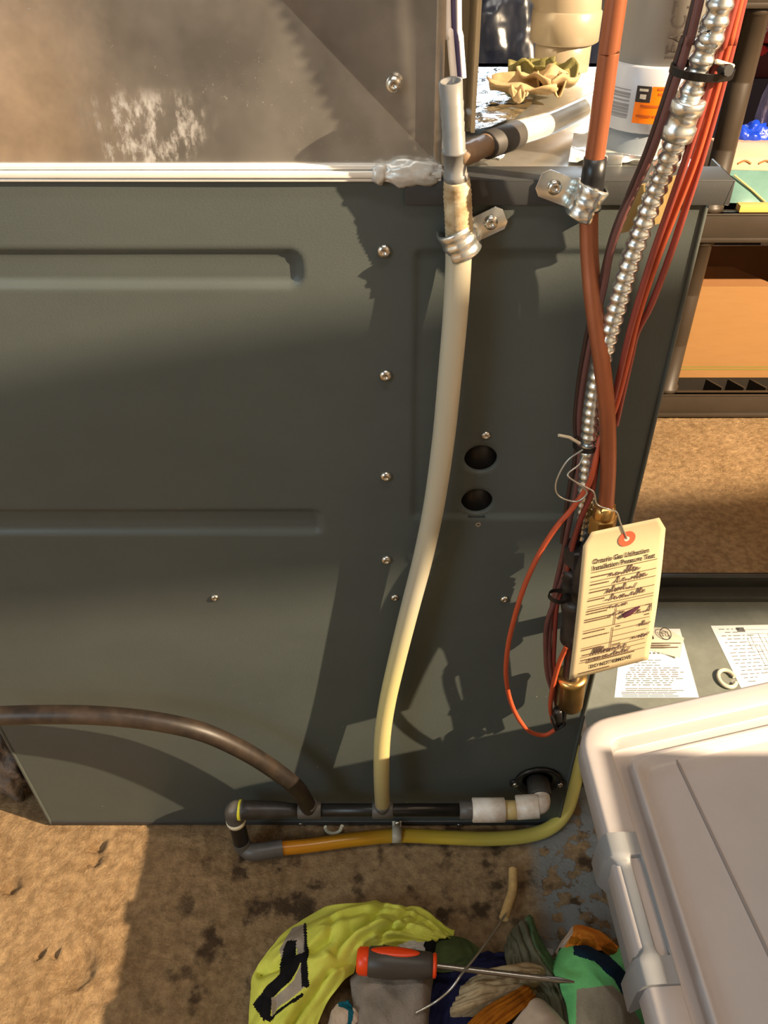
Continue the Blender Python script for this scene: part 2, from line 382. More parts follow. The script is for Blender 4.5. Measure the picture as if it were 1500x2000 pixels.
# concrete floor: grain, damp blotches and flakes tinted by cool light
def concrete():
    m = bpy.data.materials.new('concrete_floor'); m.use_nodes = True
    nt = m.node_tree; n = nt.nodes; l = nt.links; b = n['Principled BSDF']
    tc = n.new('ShaderNodeTexCoord')
    def nz(scale, det=8, rough=0.6, vec=None):
        x = n.new('ShaderNodeTexNoise'); x.inputs['Scale'].default_value = scale; x.inputs['Detail'].default_value = det; x.inputs['Roughness'].default_value = rough
        l.new(vec or tc.outputs['Object'], x.inputs['Vector']); return x.outputs['Fac']
    def ramp(f, a, c, ca=(0, 0, 0, 1), cb=(1, 1, 1, 1)):
        r = n.new('ShaderNodeValToRGB'); r.color_ramp.elements[0].position = a; r.color_ramp.elements[1].position = c
        r.color_ramp.elements[0].color = ca; r.color_ramp.elements[1].color = cb
        l.new(f, r.inputs['Fac']); return r.outputs['Color']
    def mix(f, a, c):
        x = n.new('ShaderNodeMix'); x.data_type = 'RGBA'
        l.new(f, x.inputs['Factor'])
        for s, v in ((6, a), (7, c)):
            if isinstance(v, tuple): x.inputs[s].default_value = v
            else: l.new(v, x.inputs[s])
        return x.outputs[2]
    def mul(a, c):
        x = n.new('ShaderNodeMath'); x.operation = 'MULTIPLY'; l.new(a, x.inputs[0])
        if isinstance(c, float): x.inputs[1].default_value = c
        else: l.new(c, x.inputs[1])
        return x.outputs[0]
    base = ramp(nz(7), 0.35, 0.7, S(152, 120, 82), S(200, 166, 124))
    grain = ramp(nz(70, 6, 0.7), 0.4, 0.62, S(126, 97, 64), S(208, 174, 130))
    mx = n.new('ShaderNodeMix'); mx.data_type = 'RGBA'; mx.inputs['Factor'].default_value = 0.45
    l.new(base, mx.inputs[6]); l.new(grain, mx.inputs[7])
    col = mx.outputs[2]
    # damp blotches, only around the drain
    sep = n.new('ShaderNodeSeparateXYZ'); l.new(tc.outputs['Object'], sep.inputs[0])
    def band(out, a, c, d, e):
        r1 = n.new('ShaderNodeMapRange'); r1.inputs['From Min'].default_value = a; r1.inputs['From Max'].default_value = c; r1.interpolation_type = 'SMOOTHSTEP'
        l.new(out, r1.inputs['Value'])
        r2 = n.new('ShaderNodeMapRange'); r2.inputs['From Min'].default_value = e; r2.inputs['From Max'].default_value = d; r2.interpolation_type = 'SMOOTHSTEP'
        l.new(out, r2.inputs['Value'])
        return mul(r1.outputs['Result'], r2.outputs['Result'])
    zone = mul(band(sep.outputs['X'], -0.36, -0.25, 0.5, 0.8), band(sep.outputs['Y'], -1.2, -0.6, -0.01, 0.05))
    damp = mul(mul(ramp(nz(21, 7, 0.58), 0.53, 0.62), zone), 0.85)
    col = mix(damp, col, S(62, 44, 30))
    # smooth dark film right of the hoses
    zone2 = mul(band(sep.outputs['X'], -0.2, -0.02, 0.5, 0.9), band(sep.outputs['Y'], -0.4, -0.3, 0.03, 0.12))
    film = mul(ramp(nz(6, 4, 0.5), 0.25, 0.36), zone2)
    film = mul(film, ramp(nz(20, 6, 0.6), 0.68, 0.62))
    col = mix(film, col, S(96, 82, 68))
    # pale flakes by the furnace, cool light on the floor put into their colour
    zone3 = mul(band(sep.outputs['X'], 0.17, 0.2, 0.27, 0.33), band(sep.outputs['Y'], -0.25, -0.16, 0.2, 0.4))
    flake = mul(ramp(nz(30, 8, 0.65), 0.47, 0.5), zone3)
    col = mix(flake, col, S(164, 164, 160))
    l.new(col, b.inputs['Base Color'])
    rr = n.new('ShaderNodeMapRange'); rr.inputs['To Min'].default_value = 0.85; rr.inputs['To Max'].default_value = 0.45
    l.new(damp, rr.inputs['Value']); l.new(rr.outputs['Result'], b.inputs['Roughness'])
    b.inputs['Specular IOR Level'].default_value = 0.3
    h0 = nz(38, 12, 0.74)
    rg = n.new('ShaderNodeTexNoise'); rg.noise_type = 'RIDGED_MULTIFRACTAL'; rg.inputs['Scale'].default_value = 34; rg.inputs['Detail'].default_value = 6
    l.new(tc.outputs['Object'], rg.inputs['Vector'])
    hm = n.new('ShaderNodeMath'); hm.operation = 'MULTIPLY_ADD'; l.new(rg.outputs['Fac'], hm.inputs[0]); hm.inputs[1].default_value = 0.22; l.new(h0, hm.inputs[2]); h1 = hm.outputs[0]; h2 = nz(260, 4, 0.6)
    ad = n.new('ShaderNodeMath'); ad.operation = 'MULTIPLY_ADD'; l.new(h2, ad.inputs[0]); ad.inputs[1].default_value = 0.25; l.new(h1, ad.inputs[2])
    ad2 = n.new('ShaderNodeMath'); ad2.operation = 'MULTIPLY_ADD'; l.new(flake, ad2.inputs[0]); ad2.inputs[1].default_value = 0.25; l.new(ad.outputs[0], ad2.inputs[2])
    inv = n.new('ShaderNodeMath'); inv.operation = 'MULTIPLY_ADD'; l.new(film, inv.inputs[0]); inv.inputs[1].default_value = -0.75; inv.inputs[2].default_value = 0.9
    bp = n.new('ShaderNodeBump'); bp.inputs['Distance'].default_value = 0.022
    l.new(inv.outputs[0], bp.inputs['Strength']); l.new(ad2.outputs[0], bp.inputs['Height']); l.new(bp.outputs['Normal'], b.inputs['Normal'])
    return m
M['concrete'] = concrete()

# galvanised case with a chalky water stain near its foot
def stained_galv():
    m = galv('galvanised_stained', (186, 180, 172), 0.12)
    nt = m.node_tree; n = nt.nodes; l = nt.links; b = n['Principled BSDF']
    tc = n.new('ShaderNodeTexCoord')
    old = b.inputs['Base Color'].links[0].from_socket
    def noise_(scale, det, rough, vec):
        x = n.new('ShaderNodeTexNoise'); x.inputs['Scale'].default_value = scale; x.inputs['Detail'].default_value = det; x.inputs['Roughness'].default_value = rough
        l.new(vec, x.inputs['Vector']); return x.outputs['Fac']
    def rng(src, a, c, lo=0.0, hi=1.0):
        r = n.new('ShaderNodeMapRange'); r.inputs['From Min'].default_value = a; r.inputs['From Max'].default_value = c
        r.inputs['To Min'].default_value = lo; r.inputs['To Max'].default_value = hi; r.interpolation_type = 'SMOOTHSTEP'
        l.new(src, r.inputs['Value']); return r.outputs['Result']
    def math_(op, a, c):
        x = n.new('ShaderNodeMath'); x.operation = op; l.new(a, x.inputs[0])
        if isinstance(c, float): x.inputs[1].default_value = c
        else: l.new(c, x.inputs[1])
        return x.outputs[0]
    mp = n.new('ShaderNodeMapping'); mp.inputs['Location'].default_value = (0.178, 0, -0.925); mp.inputs['Scale'].default_value = (1, 1, 1)
    l.new(tc.outputs['Object'], mp.inputs['Vector'])
    sep = n.new('ShaderNodeSeparateXYZ'); l.new(mp.outputs['Vector'], sep.inputs[0])
    ax = math_('ABSOLUTE', sep.outputs['X'], 0.0)
    mx = rng(ax, 0.058, 0.02); mz = math_('MULTIPLY', rng(sep.outputs['Z'], 0.042, 0.018), rng(sep.outputs['Z'], -0.02, -0.008))
    st = n.new('ShaderNodeMapping'); st.inputs['Scale'].default_value = (1, 1, 0.45); l.new(tc.outputs['Object'], st.inputs['Vector'])
    bl = rng(noise_(90, 8, 0.68, st.outputs['Vector']), 0.40, 0.66)
    chalk = math_('MULTIPLY', math_('MULTIPLY', mx, mz), bl)
    # specks of dust over the middle of the sheet
    spk = math_('MULTIPLY', rng(noise_(420, 5, 0.7, tc.outputs['Object']), 0.60, 0.72), rng(noise_(12, 3, 0.5, tc.outputs['Object']), 0.42, 0.6))
    both = math_('MAXIMUM', math_('MULTIPLY', chalk, 0.62), math_('MULTIPLY', spk, 0.35))
    mxn = n.new('ShaderNodeMix'); mxn.data_type = 'RGBA'; l.new(both, mxn.inputs['Factor']); l.new(old, mxn.inputs[6]); mxn.inputs[7].default_value = S(168, 164, 160)
    l.new(mxn.outputs[2], b.inputs['Base Color'])
    l.new(rng(both, 0.0, 1.0, 0.85, 0.0), b.inputs['Metallic'])
    l.new(rng(both, 0.0, 1.0, 0.20, 0.9), b.inputs['Roughness'])
    return m
M['galv_stain'] = stained_galv()

# ------------------------------------------------------------------ setting
X0, X1, Y0, Y1, ZC = -1.9, 2.6, -2.4, 2.4, 2.3
def structure(name, mb, m, **k): return tag(mb.build(name, m, **k), kind='structure')
# floor: relief near the furnace, flat slab beyond
def floor_grid():
    mb = MB(); vs = []; fs = []
    def lines(lo, hi, a, c, fine, coarse):
        out = []; x = lo
        while x < hi:
            out.append(x); x += fine if a <= x < c else coarse
        return out
    xs = [X0] + lines(-0.75, 1.05, -0.62, 0.42, 0.0045, 0.012) + [1.05, 1.2, 1.6, X1]
    ys = [Y0, -1.2, -0.8] + lines(-0.42, 1.15, -0.36, 0.02, 0.0045, 0.012) + [1.15, 1.3, 1.7, Y1]
    nx = len(xs)
    for yy in ys:
        for xx in xs:
            p = Vector((xx, yy, 0))
            h = noise.fractal(p * 55, 0.7, 2.1, 4) * 0.0017 + noise.noise(p * 4) * 0.002 - 0.0016 * max(0.0, noise.noise(p * 70 + Vector((3, 1, 0))) - 0.25) * 4
            calm = 0.35 if (xx > -0.05 and yy < 0.02) else 1.0
            if -0.55 < xx < 0.26 and -0.01 < yy < 0.5: h = -0.002
            # spalled pits
            for (px, py, pr) in PITS:
                d = math.hypot(xx - px, (yy - py))
                if d < pr: h -= 0.010 * (1 - (d / pr) ** 2) ** 0.5 + 0.003 * noise.noise(p * 130)
            vs.append((xx, yy, min(h * calm, 0.004) - 0.002))
    for j in range(len(ys) - 1):
        for i in range(nx - 1):
            fs.append((j*nx+i, j*nx+i+1, (j+1)*nx+i+1, (j+1)*nx+i))
    mb.add(vs, fs)
    return mb
PITS = []
for (u, v, r) in ((145, 1890, 0.028), (190, 1650, 0.012), (185, 1680, 0.010), (20, 1730, 0.012), (75, 1860, 0.008), (105, 1860, 0.008)):
    q = F(u, v, 0); PITS.append((q.x, q.y, r))
structure('floor', floor_grid(), M['concrete'])
structure('ceiling', MB().box((X0, Y0, ZC), (X1, Y1, ZC + 0.05)), M['ceiling'])
structure('wall_left', MB().box((X0 - 0.05, Y0, 0), (X0, Y1, ZC)), M['wall_cool'])
structure('wall_right', MB().box((X1, Y0, 0), (X1 + 0.05, Y1, ZC)), M['wall'])
structure('wall_front', MB().box((X0, Y0 - 0.05, 0), (X1, Y0, ZC)), M['wall_front'])
structure('wall_back', MB().box((X0, Y1, 0), (X1, Y1 + 0.05, ZC)), M['wall_back'])

# added out of frame: reflection slabs and a shadow-casting pipe
structure('reflection_slab_pale', MB().box((-1.9, Y0, 0.0), (-1.02, Y0 + 0.02, 1.3)), mat('reflection_pale', S(214, 178, 132), 0.7, 0, 0.1, 4))  # pale slab added so the coil case reflects a bright patch
structure('reflection_slab_dark', MB().box((-1.05, Y0, 0.0), (-0.52, Y0 + 0.05, 2.05)), mat('reflection_dark', S(34, 28, 26), 0.6))  # dark slab added so the coil case reflects a dark middle
dct = thing('shadow_pipe', (1.3, -0.5, 1.5), 'unseen sloping grey pipe added to cast a shadow band on the furnace panel', 'pipe')  # added to throw the dark band across the side panel
MB().sweep(cr([(0.86, -0.53, ZC), (0.86, -0.53, 1.62), (0.88, -0.527, 1.52), (0.96, -0.522, 1.490), (1.20, -0.508, 1.526), (1.42, -0.508, 1.560), (2.6, -0.508, 1.742)], 8), [0.031] * 49, 24).build('pipe_run', M['pvc_grey'], dct)

cf = thing('fill_fixture', (0.05, -0.42, ZC), 'white housing added above the unseen overhead fill light', 'lamp')
MB().box((-0.45, -0.50, 2.25), (0.55, -0.34, ZC)).build('housing', M['pvc_white'], cf, bevel=0.004)  # housing made up to go with the added fill light

ws = thing('blocker', (1.1, -0.8, 0), 'unseen workbench standing right of the storage bin', 'blocker')
MB().box((0.712, -1.25, 0.87), (1.5, -0.348, 0.90)).build('blocker_top', M['ceiling'], ws)  # unseen slab added to keep the bulb off the bin lid
for (x_, y_) in ((1.42, -1.2), (1.42, -0.40), (0.82, -1.2), (0.82, -0.66)): MB().box((x_ - 0.03, y_ - 0.03, 0.0), (x_ + 0.03, y_ + 0.03, 0.87)).build('leg', M['ceiling'], ws)

# bare bulb on the ceiling
lt = thing('light_bulb_holder', (LAMP.x, LAMP.y, ZC), 'white porcelain lamp holder on the basement ceiling', 'lamp')
MB().lathe((LAMP.x, LAMP.y, ZC), (0, 0, -1), [(0, 0.055), (0.03, 0.05), (0.05, 0.03), (0.09, 0.026)], 20).build('socket', M['pvc_white'], lt)

# ------------------------------------------------------------------ furnace
XL, XR, ZT, YB = -0.508, 0.226, 0.900, 0.43
fur = thing('furnace', (-0.14, 0.2, 0), 'dark grey furnace cabinet whose large side panel fills the photo', 'furnace')
def pz(u, v): q = P(u, v, 0); return q.x, q.z
def rrect(x, z, x0, x1, z0, z1, r, soft):
    "1 inside a rounded rectangle, 0 outside, soft wall"
    cx, cz = (x0 + x1) / 2, (z0 + z1) / 2
    dx = abs(x - cx) - (x1 - x0) / 2 + r; dz = abs(z - cz) - (z1 - z0) / 2 + r
    d = math.hypot(max(dx, 0), max(dz, 0)) + min(max(dx, dz), 0) - r
    t = min(max(-d / soft, 0), 1)
    return t * t * (3 - 2 * t)
def panel():
    za, zb = P(300, 565, 0).z, P(300, 484, 0).z
    zc, zd = P(300, 1046, 0).z, P(300, 994, 0).z
    xa, xb = P(594, 525, 0).x, P(632, 1020, 0).x
    xv, zv0, zv1 = P(803, 740, 0).x, P(803, 1015, 0).z, P(800, 485, 0).z
    mb = MB(); vs = []; fs = []
    NX, NZ = 260, 330
    for j in range(NZ + 1):
        z = 0.004 + (ZT - 0.004) * j / NZ
        for i in range(NX + 1):
            x = XL + (XR - XL) * i / NX
            h = 0.0045 * rrect(x, z, -0.9, xa, za, zb, 0.012, 0.007)
            h += 0.0045 * rrect(x, z, -0.9, xb, zc, zd, 0.010, 0.007)
            h += 0.0030 * rrect(x, z, xv, 0.6, zv0, zv1, 0.006, 0.006) * rrect(x, z, -1, 0.185, 0, 1, 0.01, 0.01)
            h += 0.0006 * noise.noise(Vector((x * 6, 0, z * 6)))
            vs.append((x, h, z))
    for j in range(NZ):
        for i in range(NX):
            a = j * (NX + 1) + i
            c = ((vs[a][0] + vs[a+1][0]) / 2, (vs[a][2] + vs[a+NX+1][2]) / 2)
            skip = False
            for (hx, hz, hr) in HOLES:
                if (c[0]-hx)**2 + (c[1]-hz)**2 < (hr + 0.0035)**2: skip = True
            if not skip: fs.append((a, a+1, a+NX+2, a+NX+1))
    # flat collar round every knock-out hole, then the hole's turned edge
    mb.add(vs, fs)
    for (hx, hz, hr) in HOLES:
        n = 36; ring = []; 
        for (rr, yy) in ((hr + 0.0075, 0.0031), (hr + 0.0065, 0.00295), (hr + 0.0006, 0.00295), (hr - 0.0004, 0.0036), (hr - 0.0006, 0.012)):
            for k in range(n):
                a = 2 * PI * k / n
                ring.append((hx + rr * math.cos(a), yy, hz + rr * math.sin(a)))
        rf = []
        for q in range(4):
            for k in range(n):
                rf.append((q*n+k, q*n+(k+1) % n, (q+1)*n+(k+1) % n, (q+1)*n+k))
        mb.add(ring, rf)
    return mb
HOLES = []
for (u, v, wpx) in ((939, 897, 66), (931.5, 980, 63)):
    q = P(u, v, 0.003); t = (q - cam.location).dot(Vector((0, math.cos(PITCH), -math.sin(PITCH))))
    HOLES.append((q.x, q.z, wpx / 2 / FPX * t))
panel().build('side_panel', M['panel'], fur)
shell = MB()
shell.box((XL, 0.028, 0.0), (XR - 0.003, YB, ZT - 0.004))
shell.build('inner_body', M['inside'], fur)
for (hx, hz, hr) in HOLES: MB().lathe((hx, 0.0075, hz), (0, 1, 0), [(0, hr), (0.004, hr)], 30).build('hole_plug', M['plug_black'], fur)
fr = MB()
fr.box((XL, YB - 0.02, 0.0), (XR, YB, ZT)); fr.box((XR - 0.003, 0.0008, 0.0), (XR, YB, ZT - 0.001)); fr.box((XL, 0.0008, 0.0), (XL + 0.003, YB, ZT - 0.001))
fr.build('cabinet_shell', M['panel'], fur)
MB().box((XL, 0.006, ZT - 0.003), (XR, YB, ZT)).build('top_plate', M['galv'], fur)
bt = MB().box((XL, -0.0015, 0.0), (XR, 0.012, 0.010)); bt.build('base_rail', M['cap'], fur, bevel=0.002)
# turned edges
for xe, zt_e in ((XR, ZT - 0.018), (XL, ZT)): MB().sweep([(xe, 0.0005, 0.004), (xe, 0.0005, zt_e)], 0.0024, 8).build('panel_edge', M['panel'], fur)
# top front cap
q0, q1 = P(790, 401, -0.003), P(1378, 401, -0.003)
cp = MB(); cp.box((q0.x, -0.0035, q0.z), (0.242, 0.0, 0.9015)); cp.box((q0.x, -0.0035, 0.9), (0.242, 0.03, 0.9020))
cp.prism([(0.2385, -0.0035, q0.z), (0.242, -0.0035, q0.z), (0.242, 0.05, q0.z), (0.242, 0.05, 0.902), (0.242, -0.0035, 0.902)], (-0.002, 0, 0))
cp.build('top_cap', M['cap'], fur, bevel=0.0008)
# screws, one shared mesh
def screw_mesh(r, slot=True):
    mb = MB()
    mb.lathe((0, 0, 0), (0, -1, 0), [(-0.001, r * 1.02), (r * 0.18, r), (r * 0.42, r * 0.88), (r * 0.62, r * 0.62), (r * 0.68, r * 0.36), (r * 0.50, r * 0.30), (r * 0.45, r * 0.05)], 18)
    return mb.mesh('screw', [M['screw']])
SC_BIG, SC_SMALL = screw_mesh(0.0054), screw_mesh(0.0042)
def screw(me, loc, parent, name='screw'):
    o = bpy.data.objects.new(name, me); COL.objects.link(o); attach(o, parent); o.location = loc
    o.rotation_euler = (0, random.uniform(0, 6), 0)
    return o
for (u, v, big) in ((750, 490, 1), (753, 733, 1), (754, 930, 1), (755, 1093, 1), (420, 1167, 0), (771, 1167, 0), (985, 1170, 0), (949, 850, 0), (934, 1022, 0), (588, 1609, 0), (897, 1611, 0)):
    y = 0.0025 if (u > 820 and v < 1030) else 0.0
    screw(SC_BIG if big else SC_SMALL, P(u, v, y), fur)
# foil tape and sealing lump on the furnace top
def crumple(mb, pts_fn, nx, ny, mi=0):
    vs = [pts_fn(i / nx, j / ny) for j in range(ny + 1) for i in range(nx + 1)]
    fs = [(j*(nx+1)+i, j*(nx+1)+i+1, (j+1)*(nx+1)+i+1, (j+1)*(nx+1)+i) for j in range(ny) for i in range(nx)]
    mb.add(vs, fs, mi); return mb
def foil_patch(c, h, seed, amp=0.003):
    A, B, Cc, Dd = c
    def fn(s, t):
        p = (A * (1-s) + B * s) * (1-t) + (Dd * (1-s) + Cc * s) * t
        return Vector((p.x, p.y, h + amp * abs(noise.fractal(p * 45 + Vector((seed, 0, 0)), 1, 2, 3))))
    return fn
Z9 = 0.902
fo = MB(); crumple(fo, foil_patch([F(906, 212, Z9), F(1040, 200, Z9), F(1062, 135, Z9), F(916, 135, Z9)], Z9, 1), 40, 40)
fo.build('foil_tape', M['foil'], fur)
fo = MB(); crumple(fo, foil_patch([F(906, 262, Z9), F(1000, 240, Z9), F(1040, 205, Z9), F(906, 214, Z9)], Z9 + 0.001, 5), 34, 24)
fo.build('foil_tape', M['foil'], fur)
fo = MB(); crumple(fo, foil_patch([F(905, 330, Z9), F(985, 318, Z9), F(960, 292, Z9), F(905, 300, Z9)], Z9 + 0.002, 9, 0.008), 30, 18)
fo.build('foil_tape', M['foil'], fur)
fo = MB(); crumple(fo, foil_patch([F(1110, 320, Z9), F(1330, 322, Z9), F(1330, 250, Z9), F(1120, 265, Z9)], Z9 + 0.001, 14, 0.006), 40, 24)
fo.build('foil_tape', M['galv_bright'], fur)
# black flange where the drain comes out
fl = MB(); c = P(1050, 1522, 0)
t = (c - cam.location).length
fl.lathe((c.x, -0.001, c.z), (0, -1, 0), [(0, 0.031), (0.004, 0.031), (0.005, 0.029), (0.003, 0.022), (0.0, 0.020)], 32)
for s in (-1, 1): fl.lathe((c.x + s * 0.030, -0.001, c.z - 0.006), (0, -1, 0), [(0, 0.008), (0.003, 0.008), (0.0035, 0.006)], 16)
flo = fl.build('drain_flange', M['pvc_black'], fur)
for s in (-1, 1): screw(SC_SMALL, Vector((c.x + s * 0.030, -0.0045, c.z - 0.006)), flo)

# ------------------------------------------------------------------ plenum (coil case) on top
ple = thing('coil_case', (-0.3, 0.2, ZT), 'bare galvanised coil case with a chalky stain, standing on the furnace', 'coil case')
xr = 0.0265; zb_, zt_ = 0.910, 1.55; xl_ = -0.62; yf = 0.004
ctr = Vector((-0.215, yf + 0.022, 1.14))
cs = [Vector((xl_, yf, zb_)), Vector((xr, yf, zb_)), Vector((xr, yf, zt_)), Vector((xl_, yf, zt_))]
mb = MB()
# cross-broken sheet, folded along its diagonals
def tri_grid(a, b, c, n=6):
    vs = []; idx = {}; fs = []
    for i in range(n + 1):
        for j in range(n + 1 - i):
            idx[(i, j)] = len(vs); vs.append(a + (b - a) * (i / n) + (c - a) * (j / n))
    for i in range(n):
        for j in range(n - i):
            fs.append((idx[(i, j)], idx[(i+1, j)], idx[(i, j+1)]))
            if i + j < n - 1: fs.append((idx[(i+1, j)], idx[(i+1, j+1)], idx[(i, j+1)]))
    return vs, fs
for k in range(4):
    vs, fs = tri_grid(cs[k], cs[(k + 1) % 4], ctr); mb.add(vs, fs, 0, False)
mb.build('front_sheet', M['galv_stain'], ple)
mb = MB(); mb.box((xl_, yf + 0.026, zb_), (xr - 0.001, YB, zt_)); mb.build('case_body', M['galv'], ple)
mb = MB(); mb.box((xr - 0.004, yf - 0.004, zb_ - 0.004), (xr + 0.002, yf + 0.02, zt_)); mb.build('corner_seam', M['galv'], ple, bevel=0.0012)
mb = MB(); mb.box((xr, 0.20, 0.903), (0.062, 0.205, zt_)); mb.box((0.058, 0.12, 0.903), (0.0615, 0.205, zt_))
mb.build('corner_angle', M['pvc_cream'], ple)
# two-lipped flange along its foot
fx = P(862, 340, 0).x
mb = MB()
for (z0, z1, yy) in ((0.9085, 0.9115, -0.002), (0.9035, 0.9078, -0.005), (0.9005, 0.9028, -0.0035)):
    mb.box((xl_, yy, z0), (fx, 0.03, z1))
mb.build('foot_flange', M['galv_bright'], ple, bevel=0.0007)
def lump(c, r, seed, amp=0.3, sub=3, sq=(1, 1, 1)):
    bm = bmesh.new(); bmesh.ops.create_icosphere(bm, subdivisions=sub, radius=1.0)
    vs = []
    for v in bm.verts:
        d = v.co.normalized()
        k = 1 + amp * noise.fractal(d * 2.2 + Vector((seed, seed * .3, 0)), 1, 2, 3)
        vs.append(Vector(c) + Vector((d.x * r * sq[0], d.y * r * sq[1], d.z * r * sq[2])) * k)
    fs = [tuple(x.index for x in f.verts) for f in bm.faces]
    bm.free(); return vs, fs
mb = MB(); q = P(800, 325, -0.003); mb.add(*lump((q.x, -0.001, 0.906), 0.024, 3, 0.25, 4, (1, 0.28, 0.38)))
q = P(742, 333, -0.003); mb.add(*lump((q.x, -0.003, 0.906), 0.006, 8, 0.4, 3, (1, 0.6, 1.2)))
mb.build('sealant', M['sealant'], ple)
screw(SC_BIG, P(769, 165, yf - 0.002), ple)

# ------------------------------------------------------------------ return duct stub, left behind the furnace
rd = thing('return_duct', (-0.7, 0.2, 0), 'dark sheet metal return duct butting the back end of the furnace', 'duct')
mb = MB(); mb.prism([(XL - 0.004, 0.10, 0.0), (XL - 0.004, 0.40, 0.0), (-1.2, 0.40, 0.0), (-1.2, 0.16, 0.0)], (0, 0, 0.6)); mb.build('duct_body', M['cap'], rd)
q = P(0, 1500, 0.03)
mb = MB(); mb.add(*lump((q.x - 0.012, 0.050, 0.085), 0.040, 11, 0.35, 4, (0.8, 0.6, 1.9)))
tag(mb.build('plastic_sheet', M['insul']), 'crumpled grey plastic sheet stuffed behind the furnace at the left edge', 'plastic sheet')

# ------------------------------------------------------------------ vertical drain tube, its tee and strap
YT = -0.013
tube_px = [(896, 440), (895, 520), (889, 620), (878, 740), (866, 860), (848, 985), (826, 1090), (800, 1190), (775, 1290), (757, 1370), (747, 1440), (745, 1510), (747, 1578)]
yy = [-0.013, -0.014, -0.017, -0.020, -0.022, -0.023, -0.023, -0.023, -0.024, -0.026, -0.030, -0.036, -0.040]
vt = cr([P(u, v, y) for (u, v), y in zip(tube_px, yy)], 8)
o = MB().sweep(vt, 0.0100, 20).build('drain_tube', M['vinyl'])
tag(o, 'cloudy clear vinyl drain tube running down the middle of the furnace panel', 'tube')

tee = thing('vent_tee', P(890, 430, -0.014), 'grey barbed tee standing open above the clear drain tube', 'pipe tee')
top, bot = P(880, 158, -0.028), P(891, 352, -0.018)
ax = (top - bot); L = ax.length
prof = [(0, 0.0078)]
for k in range(5):
    h = L * (0.45 + 0.1 * k); prof += [(h, 0.0078 - 0.0001 * k), (h + 0.0005, 0.0070)]
prof = [(0, 0.0082), (L * 0.02, 0.0088), (L * 0.08, 0.0088), (L * 0.085, 0.0080), (L * 0.30, 0.0080), (L * 0.305, 0.0087), (L * 0.33, 0.0087), (L * 0.335, 0.0078),
        (L * 0.50, 0.0078), (L * 0.505, 0.0074), (L * 0.60, 0.0079), (L * 0.605, 0.0074), (L * 0.70, 0.0079), (L * 0.705, 0.0074), (L * 0.80, 0.0079), (L * 0.805, 0.0075), (L, 0.0078), (L, 0.0058), (L * 0.85, 0.0056)]
MB().lathe(bot, ax, prof, 24).build('tee_run', M['pvc_grey'], tee)
b0, b1 = P(893, 308, -0.022), P(962, 278, 0.006)
MB().lathe(b0, b1 - b0, [(0, 0.0068), (0.010, 0.0078), (0.0105, 0.0074), (0.018, 0.0080), (0.0185, 0.0074), ((b1 - b0).length, 0.0078)], 20).build('tee_branch', M['ferrule'], tee)
b2 = P(1012, 262, 0.030); dd = (b1 - b0).normalized()
s0 = P(950, 284, 0.001)
MB().lathe(s0, b2 - s0, [(0, 0.0088), (0.001, 0.0096), ((b2 - s0).length - 0.001, 0.0096), ((b2 - s0).length, 0.0086)], 22).build('rubber_sleeve', M['rubber'], tee)
w0, w1 = P(892, 350, -0.018), P(897, 455, -0.013)
wl = (w1 - w0).length; pr = []
for k in range(25):
    h = wl * k / 24; r = 0.0090 + 0.0010 * min(1, k / 8) + 0.0006 * noise.noise(Vector((k * 1.7, 0, 0))) + (0.0005 if k % 2 else 0)
    pr.append((h, r))
MB().lathe(w0, w1 - w0, pr, 24).build('thread_wrap', M['wrap'], tee)

ct = MB(); c0 = P(1003, 262, 0.028); c1 = F(1150, 206, 0.918); c2 = F(1240, 168, 0.918)
ct.sweep(cr([c0, (c0 * 0.55 + c1 * 0.45) + Vector((0, 0, -0.002)), c1, c2], 8), 0.0088, 20)
tag(ct.build('condensate_tube', M['vinyl_clear']), 'clear tube lying across the furnace top from the grey tee', 'tube')

